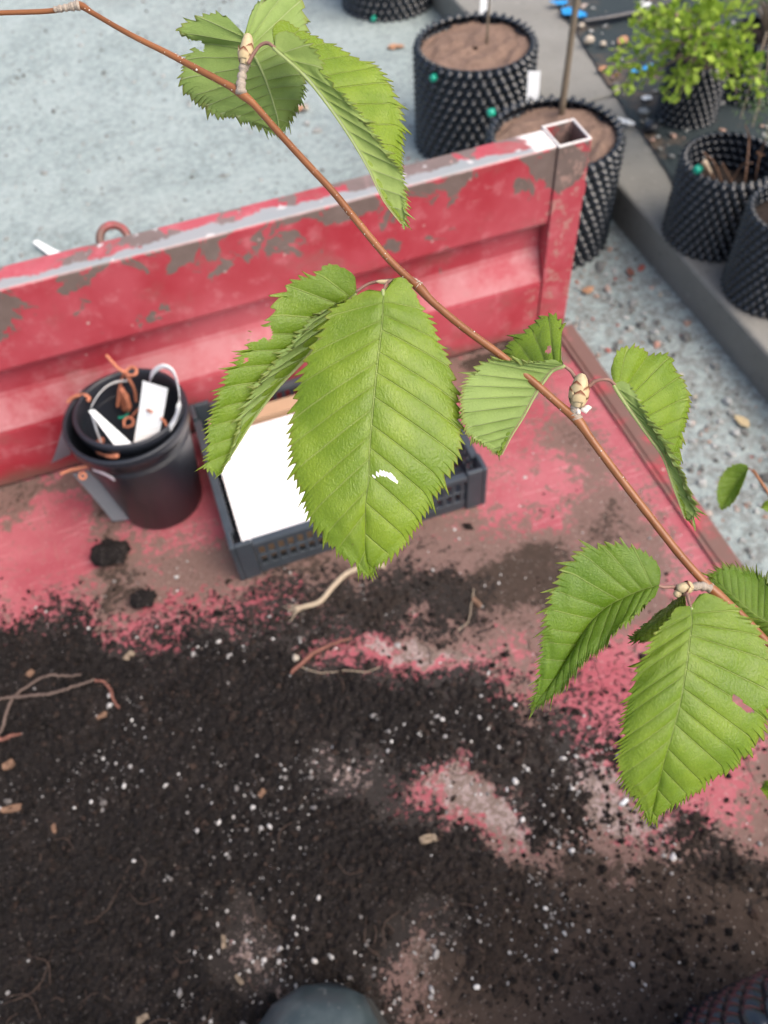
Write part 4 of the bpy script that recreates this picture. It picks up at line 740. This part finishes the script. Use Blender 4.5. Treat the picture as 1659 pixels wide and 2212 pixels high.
V = V+.0008*np.stack([fbm(V[:, 0]*60, V[:, 1]*60, 2), fbm(V[:, 1]*60, V[:, 2]*60, 2), fbm(V[:, 2]*60, V[:, 0]*60, 2)], -1); o = put(mk('upper', V, Fq[:, ::-1], M['rubber']), rt); o.modifiers.new('thick', 'SOLIDIFY').thickness = .003
out = [(-.003, .0)]+[(b_, w_*1.2+.004) for b_, zc, w_, h_, ln in ss if b_ > .001 and ln < .7]+[(.24, .040), (.262, .028), (.270, 0)]
loop = [(b_, w_) for b_, w_ in out]+[(b_, -w_) for b_, w_ in reversed(out[1:-1])]; Vb = [t0*[1, 1, 0]-dirv*b_+sidev*w_+np.array([0, 0, z_]) for z_ in (.001, .018) for b_, w_ in loop]; m = len(loop)
Fa = [tuple(range(m)), tuple(range(2*m-1, m-1, -1))]+[(i, m+i, m+(i+1) % m, (i+1) % m) for i in range(m)]; bevel(put(mk('sole', Vb, Fa, M['sole'], smooth=False), rt), .002)
V, Fa = tube([t0*[1, 1, 0]-dirv*.212+np.array([0, 0, z_]) for z_ in (.20, .30, .40, .47)], [.046, .050, .055, .060], 24); put(mk('trouser_leg', V, Fa, M['cloth']), rt)

# ------------------------------------------------------------------ the tree with the toothed leaves
tree = empty('leafy_tree', (TP[0], TP[1], .26), 'young tree with reddish-brown twig and large toothed green leaves above the trailer', 'tree')
def tp(name, V, Fa, mat, parent=tree, smooth=True, **k): o = put(mk(name, V, Fa, M[mat] if mat else None, smooth=smooth, **k), tree); return o
def sub(o, parent): o.parent = parent; return o
BR = [(-260, 60), (-80, 34), (0, 28), (105, 24), (150, 16), (172, 11), (200, 28), (280, 74), (360, 114), (430, 151), (500, 188), (522, 203), (547, 224), (600, 284), (660, 350), (720, 415), (780, 489), (840, 560), (885, 604), (906, 622), (932, 650), (1000, 707), (1080, 766), (1150, 823), (1222, 886), (1248, 908), (1272, 942), (1330, 1020), (1400, 1111), (1470, 1200), (1520, 1256), (1547, 1281), (1600, 1328), (1659, 1390), (1760, 1500)]
bd = np.interp(np.arange(len(BR)), [0, 11, 19, 25, 31, 34], [.318, .308, .305, .300, .297, .300])
path = [atd(x, y, d) for (x, y), d in zip(BR, bd)]; e0 = path[-1]
rootp = np.array([TP[0], TP[1], 0]); tz = .70
path += [e0+(np.array([TP[0]-.02, TP[1]+.06, .74])-e0)*.5+np.array([.01, .0, -.01]), np.array([TP[0], TP[1], tz])]
bp = smooth_path(np.array(path), 420); br_r = np.interp(np.linspace(0, 1, 420), [0, .13, .18, .6, 1], [.0008, .00095, .00125, .00150, .0036])
nodes = [np.array(path[i]) for i in (5, 11, 19, 25, 31)]
for nd in nodes: br_r = br_r+.00045*np.exp(-(np.linalg.norm(bp-nd, axis=1)/.0042)**2)
V, Fa = tube(bp, br_r, 14, True, .015); branch = tp('branch', V, Fa, 'bark')
tP = smooth_path([rootp+[0, 0, .24], rootp+[.004, -.004, .45], rootp+[0, 0, .72], rootp+[.008, -.01, 1.15]], 40); V, Fa = tube(tP, [.009, .0075, .006, .004], 12, True, .02); tp('trunk', V, Fa, 'bark')
# lenticels
dirs = []; cen = []
for _ in range(230):
    i = rng.integers(30, 330); T_ = bp[i+1]-bp[i-1]; T_ /= np.linalg.norm(T_); r_ = rng.normal(size=3); r_ -= T_*(r_@T_); r_ /= np.linalg.norm(r_); cen.append(bp[i]+r_*br_r[i]*.97); dirs.append(T_)
cen = np.array(cen); V0, F0 = octa(); n = len(cen); s = rng.gamma(2.5, .00005, n)+.00008; V = (V0[None]*s[:, None, None])+cen[:, None]; Fl = (F0[None]+(np.arange(n)*6)[:, None, None]).reshape(-1, 3)
o = mk('lenticels', V.reshape(-1, 3), Fl, M['lenticel']); o['kind'] = 'stuff'; sub(o, branch)
def leaf(mid_, L_, R_, dm, dL, dR, sL, sR, stalk=None, sdep=None, nv=12, tk=4, cam_=.0, amp=.00095, holes=(), tooth=1.0, N=430, Mv=26, texp=.52, tone=.3):
    t = np.linspace(0, 1, N); te = t**texp
    def samp(pts, dep, q):
        d3 = np.array([[x, y, z] for (x, y), z in zip(pts, np.interp(np.linspace(0, 1, len(pts)), np.linspace(0, 1, len(dep)), dep))]); sp = smooth_path(np.c_[d3[:, :2], d3[:, 2]*3000], 900); sp[:, 2] /= 3000
        idx = q*899; i0 = np.clip(idx.astype(int), 0, 898); u = (idx-i0)[:, None]; sp = sp[i0]*(1-u)+sp[i0+1]*u
        return np.array([atd(a_, b_, c_) for a_, b_, c_ in sp])
    mp = samp(mid_, dm, t); xv = nv*t**(1/1.3); halves = []
    for pts, dep, sg, hs in ((L_, dL, sL, 0), (R_, dR, sR, 1)):
        ep = samp(pts, dep, te); T = np.gradient(ep, axis=0); T /= np.linalg.norm(T, axis=1)[:, None]+1e-9
        O = ep-mp; O = O-T*np.sum(O*T, 1)[:, None]; O /= np.linalg.norm(O, axis=1)[:, None]+1e-9
        xh = xv+(.42 if hs else 0.)*np.clip(t*8, 0, 1)+.16*vnoise(xv*.9+mid_[0][0], xv*0+hs*5.3)*np.clip(t*8, 0, 1)
        ph = xh*tk*np.clip(1+1.2*np.exp(-t*14), 1, 2.2); kk = np.floor(ph).astype(int); fr = ph-kk; jit = rng.uniform(.45, 1.35, kk.max()+2)[kk]
        g = np.where(fr < .78, (fr/.78)**1.25, 1-(fr-.78)/.22); major = np.where(kk % tk == tk-1, 1.8, .85); env = np.clip(t/.035, 0, 1)*np.clip((1.004-t)/.03, .25, 1)
        A_ = .0026*tooth*jit*major*env; tdv = O*(A_*(g-.35))[:, None]+T*(A_*.7*g)[:, None]
        v = 1-(1-np.linspace(0, 1, Mv))**1.35; G = mp[:, None]*(1-v)[None, :, None]+ep[:, None]*v[None, :, None]+tdv[:, None]*(np.clip((v-.80)/.20, 0, 1)**1.3)[None, :, None]
        du = np.gradient(G, axis=0); dv = np.gradient(G, axis=1); Nn = np.cross(du, dv); Nn /= np.linalg.norm(Nn, axis=2)[..., None]+1e-12
        view = CAM-G; view /= np.linalg.norm(view, axis=2)[..., None]
        cn = Nn[40:-40].reshape(-1, 3).mean(0); cvw = view[40:-40].reshape(-1, 3).mean(0)
        if (cn@cvw > 0) != (sg > 0): Nn = -Nn           # Nn now points out of the upper side
        # average the normal along the blade to keep relief coherent
        Ns = np.stack([np.convolve(np.pad(Nn[:, Mv//2, c_], 20, 'edge'), np.ones(41)/41, 'valid') for c_ in range(3)], 1); Ns /= np.linalg.norm(Ns, axis=1)[:, None]
        rel = amp*(np.abs(np.sin(math.pi*xh))**.55)[:, None]*(np.clip(v/.12, 0, 1)*(1-.45*v))[None]*np.clip(t/.05, 0, 1)[:, None]
        arch = cam_*np.sin(math.pi*v*.9)[None]*np.sin(math.pi*np.clip(t, 0, 1))[:, None]; und = .0011*fbm(xv[:, None]*.55+v[None]*2+7*hs+mid_[0][0], v[None]*2.2+xv[:, None]*0, 2)*v[None]**2*np.clip(t*8, 0, 1)[:, None]
        G = G+Ns[:, None]*(rel+arch+und)[..., None]; halves.append((G, Ns, xh, v))
    th = .00020; VV, FF, MI, AV, AA = [], [], [], [], []; off = 0
    for hi_, (G, Ns, xv, v) in enumerate(halves):
        top = G.reshape(-1, 3); bot = (G-Ns[:, None]*th).reshape(-1, 3); n_ = len(top); gf = grid_faces(N, Mv)
        if holes:
            ctr = top[gf].mean(1); hx, hy = proj(ctr); kill = np.zeros(len(gf), bool)
            for h_ in holes: kill |= in_poly(hx+.8*np.sin(hy*.9), hy+.8*np.cos(hx*1.1), h_)
            gf = gf[~kill]
        i = np.arange(N-1); e = i*Mv+Mv-1; rim = np.stack([e, e+Mv, e+Mv+n_, e+n_], -1)
        if holes:
            hx, hy = proj(top[e]); kr = np.zeros(len(e), bool)
            for h_ in holes: kr |= in_poly(hx, hy, h_)
            rim = rim[~kr]
        VV += [top, bot]; FF += [gf+off, gf[:, ::-1]+n_+off, rim+off]; MI += [np.zeros(len(gf)), np.ones(len(gf)), np.zeros(len(rim))]
        X_ = np.repeat(xv, Mv); Y_ = np.tile(v, N); AV += [X_, X_]; AA += [Y_, Y_]; off += 2*n_
    o = tp('leaf', np.vstack(VV), np.vstack(FF), None, mats=[M['leaf_up'], M['leaf_dn']], midx=np.concatenate(MI), attrs={'vein': np.concatenate(AV), 'across': np.concatenate(AA), 'tone': np.full(off, tone)})
    Ns = (halves[0][1]+halves[1][1]); Ns /= np.linalg.norm(Ns, axis=1)[:, None]+1e-9
    rad = np.interp(t[::8], [0, 1], [.00065, .00018]); V, Fa = tube(mp[::8]-Ns[::8]*(rad+.00022)[:, None], rad, 6); sub(mk('midrib', V, Fa, M['leaf_dn'], attrs={'vein': np.full(len(V), .5), 'across': np.full(len(V), .0)}), o)
    if stalk:
        sp = [atd(x, y, d_) for (x, y), d_ in zip(stalk, np.interp(np.linspace(0, 1, len(stalk)), np.linspace(0, 1, len(sdep)), sdep))]; sp[-1] = mp[2]-Ns[2]*.0004
        V, Fa = tube(smooth_path(np.array(sp), 22), [.00075, .0006, .00062], 8, True, .03); sub(mk('leaf_stalk', V, Fa, M['stalk']), o)
    return o
zA = lambda p: Zm(550, 0, 2.074, p); z7 = lambda p: Zm(1420, 960, 1.614, p); z6 = lambda p: Zm(1600, 1680, 1.956, p); z8 = lambda p: Zm(2200, 1200, 4.424, p)
# main leaf
leaf([(829, 630), (826, 690), (815, 787), (804, 899), (798, 979), (797, 1031), (790, 1083), (789, 1138), (790, 1200), (804, 1244)],
     [(828, 631), (808, 623), (775, 635), (740, 654), (711, 675), (696, 718), (667, 768), (650, 818), (637, 863), (629, 933), (634, 1013), (654, 1073), (668, 1118), (690, 1152), (722, 1182), (750, 1206), (774, 1226), (788, 1240), (804, 1248)],
     [(832, 630), (836, 615), (858, 599), (883, 607), (902, 648), (932, 698), (948, 738), (972, 788), (983, 833), (990, 878), (994, 923), (991, 978), (970, 1022), (948, 1062), (918, 1108), (890, 1152), (862, 1186), (836, 1206), (816, 1219), (808, 1234), (804, 1248)],
     [.300, .296, .296, .304], [.300, .303, .302, .304], [.300, .305, .303, .304], 1, 1, tone=.15, stalk=[(893, 612), (862, 606), (838, 610), (829, 630)], sdep=[.305, .305, .300], cam_=.0022,
     holes=[[(804, 1031), (812, 1024), (826, 1015), (834, 1019), (846, 1024), (857, 1036), (862, 1046), (852, 1042), (838, 1030), (822, 1028)]])
# left folded leaf
leaf([(770, 628), (722, 680), (666, 764), (601, 834), (551, 899), (501, 979), (470, 1026)],
     [(770, 627), (770, 603), (745, 580), (706, 572), (680, 592), (645, 602), (617, 620), (597, 650), (582, 690), (560, 715), (541, 735), (513, 773), (488, 808), (468, 853), (456, 893), (448, 933), (447, 975), (443, 1010), (470, 1027)],
     [(771, 629), (745, 648), (700, 672), (665, 700), (613, 765), (580, 805), (548, 840), (527, 893), (500, 970), (470, 1027)],
     [.312, .322, .322, .320], [.312, .311, .313, .320], [.312, .315, .315, .320], 1, -1, tone=.45, stalk=[(897, 612), (850, 605), (800, 612), (770, 628)], sdep=[.306, .313, .312], cam_=.0006, amp=.0009,
     holes=[[(540, 715), (560, 708), (583, 704), (590, 722), (582, 738), (570, 728), (556, 738), (540, 738)], [(526, 772), (534, 772), (537, 780), (529, 784)]])
# top folded leaf
leaf(zA([(680, 312), (860, 470), (1000, 640), (1160, 870), (1300, 1110), (1400, 1320), (1528, 1490)]),
     zA([(680, 308), (668, 270), (690, 225), (760, 205), (830, 245), (915, 305), (975, 390), (1000, 500), (1110, 612), (1230, 745), (1330, 890), (1430, 1040), (1515, 1150), (1535, 1300), (1545, 1430), (1528, 1492)]),
     zA([(678, 305), (662, 240), (675, 165), (730, 135), (830, 185), (1000, 265), (1200, 365), (1365, 470), (1448, 600), (1495, 730), (1525, 880), (1520, 980), (1515, 1080), (1525, 1200), (1540, 1350), (1528, 1492)]),
     [.300, .302, .306, .310], [.300, .297, .301, .310], [.300, .314, .320, .310], -1, 1, tone=.0, stalk=zA([(500, 420), (540, 350), (580, 300), (630, 285), (680, 312)]), sdep=[.304, .302, .300], cam_=.0006, amp=.0008)
# upper back leaf (underside)
leaf(zA([(475, 225), (520, 330), (590, 470), (640, 600), (700, 810), (690, 898)]),
     zA([(470, 222), (440, 200), (350, 105), (230, 92), (120, 130), (45, 190), (110, 250), (195, 275), (140, 330), (100, 380), (85, 450), (62, 520), (72, 585), (135, 645), (222, 712), (280, 752), (360, 765), (440, 785), (540, 832), (620, 865), (688, 900)]),
     zA([(482, 222), (492, 180), (515, 95), (560, 20), (640, -30), (760, -45), (845, -10), (868, 70), (885, 200), (885, 380), (875, 520), (865, 650), (822, 735), (775, 820), (740, 865), (692, 900)]),
     [.318, .322, .330], [.318, .330, .334, .330], [.318, .326, .332, .330], -1, -1, stalk=zA([(500, 400), (500, 320), (475, 225)]), sdep=[.308, .314, .318], cam_=-.001, amp=.0009, texp=.5,
     holes=[zA([(95, 262), (190, 268), (212, 300), (205, 345), (180, 335), (140, 310)])])
# right spur, left leaf
leaf(z7([(603, 325), (540, 355), (460, 470), (390, 600), (335, 690), (282, 795)]),
     z7([(600, 322), (560, 300), (480, 312), (350, 318), (215, 315), (140, 358), (92, 450), (85, 560), (103, 640), (140, 712), (205, 742), (282, 795)]),
     z7([(604, 320), (590, 280), (596, 200), (592, 115), (538, 72), (440, 135), (330, 222), (270, 330), (230, 450), (220, 600), (250, 720), (282, 795)]),
     [.298, .303, .306], [.298, .297, .298, .306], [.298, .318, .318, .306], -1, 1, stalk=z7([(668, 395), (645, 360), (620, 340), (603, 325)]), sdep=[.300, .298], cam_=.0006, amp=.0009, holes=[z7([(510, 262), (530, 225), (548, 232), (540, 262), (525, 270)])])
# right spur, right leaf
leaf(z7([(872, 425), (960, 560), (1050, 690), (1125, 800), (1180, 960), (1240, 1125)]),
     z7([(872, 422), (895, 408), (940, 425), (975, 470), (1015, 560), (1045, 610), (1115, 715), (1160, 800), (1205, 885), (1245, 970), (1285, 1060), (1290, 1110), (1242, 1130)]),
     z7([(868, 420), (852, 385), (868, 295), (915, 240), (1005, 248), (1045, 280), (1125, 275), (1160, 292), (1175, 350), (1218, 412), (1240, 490), (1232, 600), (1210, 730), (1190, 850), (1210, 960), (1235, 1060), (1242, 1128)]),
     [.300, .305, .309], [.300, .299, .303, .309], [.300, .316, .316, .309], -1, 1, stalk=z7([(735, 440), (770, 412), (820, 402), (850, 410), (872, 425)]), sdep=[.300, .298, .300], cam_=.0006, amp=.0008)
# lower right large leaf
leaf(z6([(1178, 490), (1184, 590), (1170, 700), (1155, 830), (1135, 960), (1110, 1100), (1080, 1220), (1045, 1350), (1010, 1470), (980, 1600), (950, 1720), (920, 1848)]),
     z6([(1175, 492), (1130, 486), (1085, 505), (1045, 562), (990, 622), (950, 675), (915, 752), (878, 832), (840, 892), (820, 990), (790, 1060), (770, 1140), (755, 1230), (745, 1320), (722, 1420), (735, 1520), (768, 1612), (810, 1656), (850, 1728), (885, 1790), (918, 1850)]),
     z6([(1182, 488), (1192, 445), (1240, 416), (1308, 420), (1385, 465), (1465, 498), (1515, 565), (1590, 632), (1640, 732), (1672, 850), (1675, 960), (1665, 1060), (1645, 1150), (1628, 1215), (1612, 1285), (1562, 1330), (1535, 1400), (1485, 1420), (1440, 1480), (1355, 1522), (1288, 1555), (1250, 1592), (1165, 1642), (1095, 1702), (1010, 1760), (955, 1822), (922, 1850)]),
     [.288, .281, .281, .290], [.288, .288, .286, .290], [.288, .288, .287, .290], 1, 1, stalk=z6([(1150, 395), (1160, 440), (1178, 490)]), sdep=[.292, .288], cam_=.0024, amp=.0009,
     holes=[z6([(1430, 1038), (1462, 1050), (1492, 1064), (1512, 1098), (1545, 1122), (1580, 1158), (1535, 1160), (1500, 1138), (1476, 1118), (1440, 1082)])])
# lower right, left leaf
leaf(z6([(980, 362), (880, 390), (760, 440), (650, 500), (565, 580), (490, 690), (415, 810), (330, 945), (245, 1060), (182, 1128)]),
     z6([(982, 360), (992, 290), (955, 210), (860, 142), (780, 112), (690, 102), (640, 112), (565, 118), (490, 150), (412, 222), (360, 305), (320, 375), (282, 470), (262, 560), (256, 680), (246, 780), (226, 900), (212, 985), (182, 1128)]),
     z6([(982, 366), (955, 430), (895, 488), (825, 555), (745, 642), (695, 692), (612, 772), (525, 822), (455, 900), (395, 970), (325, 1050), (250, 1100), (182, 1128)]),
     [.292, .298, .300, .302], [.292, .293, .296, .302], [.292, .288, .294, .302], 1, 1, tone=.85, stalk=z6([(1095, 372), (1050, 372), (1010, 375), (980, 362)]), sdep=[.294, .292], cam_=.001, amp=.0005)
# leaves behind
leaf(z6([(1760, 640), (1600, 560), (1430, 420), (1288, 300)]), z6([(1760, 630), (1745, 470), (1665, 340), (1580, 275), (1475, 245), (1385, 245), (1288, 298)]), z6([(1755, 650), (1660, 690), (1520, 640), (1390, 500), (1310, 380), (1288, 302)]), [.305, .312, .318], [.305, .318, .318], [.305, .315, .318], 1, 1, tone=.7, stalk=z6([(1720, 800), (1750, 720), (1760, 640)]), sdep=[.297, .305], amp=.0004)
leaf(z6([(1135, 425), (1010, 545), (900, 645), (808, 702)]), z6([(1130, 420), (1062, 478), (952, 555), (862, 640), (808, 702)]), z6([(1142, 440), (1145, 540), (1100, 640), (1000, 690), (900, 700), (808, 702)]), [.300, .318, .330], [.300, .322, .330], [.300, .325, .330], 1, 1, tone=.5, stalk=z6([(1130, 385), (1128, 405), (1135, 425)]), sdep=[.294, .300], amp=.0004)
# second, farther twig with small leaves
T2 = [(1626, 1015), (1640, 1035), (1660, 1066), (1700, 1140), (1790, 1330)]; d2 = [.62, .62, .62, .61, .57]; pth = [atd(x, y, d) for (x, y), d in zip(T2, d2)]+[tP[16]]
P = smooth_path(np.array(pth), 60); V, Fa = tube(P, [.0011, .0014, .0024], 9, True, .03); tp('branch', V, Fa, 'bark')
leaf(z8([(818, 1290), (700, 1450), (560, 1650), (442, 1878)]), z8([(815, 1285), (790, 1245), (690, 1228), (560, 1268), (440, 1400), (380, 1580), (378, 1720), (412, 1830), (442, 1880)]), z8([(818, 1300), (790, 1390), (750, 1500), (710, 1610), (635, 1725), (540, 1822), (442, 1880)]), [.62, .63, .635], [.62, .632, .635], [.62, .622, .635], 1, 1, tone=.6, stalk=z8([(880, 1350), (850, 1310), (818, 1290)]), sdep=[.62], tooth=.55, amp=.0003, nv=8)
leaf([(1690, 1075), (1668, 1088), (1642, 1096)], [(1688, 1070), (1665, 1076), (1650, 1086), (1642, 1096)], [(1690, 1082), (1672, 1104), (1655, 1104), (1642, 1097)], [.61, .61], [.61, .615], [.61, .605], 1, 1, stalk=[(1680, 1100), (1692, 1085), (1690, 1075)], sdep=[.612, .61], tooth=.4, amp=.0002, nv=6)
leaf([(1760, 1740), (1700, 1722), (1643, 1703)], [(1758, 1735), (1720, 1685), (1675, 1682), (1650, 1690), (1643, 1702)], [(1760, 1745), (1720, 1752), (1680, 1740), (1655, 1722), (1643, 1704)], [.42, .43], [.42, .435], [.42, .425], 1, 1, stalk=[(1800, 1560), (1800, 1680), (1760, 1740)], sdep=[.30, .38, .42], tooth=.6, amp=.0003, nv=8)
# bud spurs
def spur(pts, dep, rad, name='spur'):
    P = smooth_path(np.array([atd(x, y, d) for (x, y), d in zip(pts, np.interp(np.linspace(0, 1, len(pts)), np.linspace(0, 1, len(dep)), dep))]), 36); r_ = np.interp(np.linspace(0, 1, 36), np.linspace(0, 1, len(rad)), rad)*(1+.10*np.sin(np.linspace(0, 26, 36))+.08*rng.normal(size=36)); V, Fa = tube(P, r_, 12, True, .06); return tp(name, V, Fa, 'greybark')
def bud(pts, dep, r_, nsc=6, pale=True):
    A = atd(*pts[0], dep); B = atd(*pts[1], dep-.001); ax = B-A; L = np.linalg.norm(ax); ax /= L; s1 = np.cross(ax, [0, 0, 1.]); s1 /= np.linalg.norm(s1); s2 = np.cross(ax, s1)
    prof = np.array([(0, .5), (.1, .75), (.3, 1), (.55, 1), (.8, .8), (.95, .45), (1, .05)]); pr = smooth_path(prof, 20); a_ = np.linspace(0, 2*math.pi, 18, endpoint=False)
    V = np.array([A+ax*L*h+(s1*math.cos(q)+s2*math.sin(q))*r_*w*(1+.06*math.sin(3*q)) for h, w in pr for q in a_]); F_ = grid_faces(20, 18); i = np.arange(19); F_ = np.vstack([F_, np.stack([i*18+17, (i+1)*18+17, (i+1)*18, i*18], -1)])
    o = tp('bud', V, F_, 'palebud')
    for k in range(nsc):       # overlapping scales wrapped round the lower half
        q0 = k*2.4; h0 = .02+.09*k*.6; u, v = np.meshgrid(np.linspace(-1, 1, 9), np.linspace(0, 1, 9), indexing='ij'); ang = q0+u*.95*(1-v**2.2); hh = h0+v*.36
        w = np.interp(hh, pr[:, 0], pr[:, 1]); rr = r_*w*1.07+.00022*(1+v*.8); V = A+ax*(L*hh)[..., None]+(s1*np.cos(ang)[..., None]+s2*np.sin(ang)[..., None])*rr[..., None]
        sc = mk('bud_scale', V.reshape(-1, 3), grid_faces(9, 9), M['scale'], attrs={'tip': (v*.75+np.abs(u)*v*.3).ravel()}); sc.modifiers.new('thick', 'SOLIDIFY').thickness = .00012; sub(sc, o)
    return o
spur([(521, 202), (521, 178), (525, 152), (530, 135)], [.307, .306], [.0019, .0016, .0015, .0019]); bud([(527, 140), (537, 72)], .305, .0024, 7)
spur([(906, 620), (896, 612), (888, 608)], [.305, .306], [.0017, .0015])
bud([(900, 614), (812, 608)], .309, .0011, 3)
spur([(1247, 906), (1242, 890), (1244, 872)], [.300, .300], [.0019, .0018, .0017]); bud([(1246, 880), (1257, 806)], .299, .0030, 8)
lumpc = atd(1262, 885, .2985); V0, F0 = ico(); V, Fa, _t = scatter(np.array([lumpc, lumpc+CR*.0012+CU*.0006, lumpc-CR*.002-CU*.0006]), np.array([[.0018, .0014, .0012], [.0015, .001, .001], [.0012, .001, .001]]), ico()); tp('lichen', V, Fa, 'lenticel')
spur([(1536, 1270), (1515, 1266), (1497, 1268), (1480, 1270)], [.297, .294], [.0017, .0015, .0015, .0014]); bud([(1496, 1268), (1462, 1270)], .293, .0019, 5); bud([(1470, 1275), (1458, 1288)], .294, .0014, 3)
spur([(172, 11), (160, 13), (140, 17), (118, 21)], [.313, .313], [.0016, .0014, .0012, .0011])
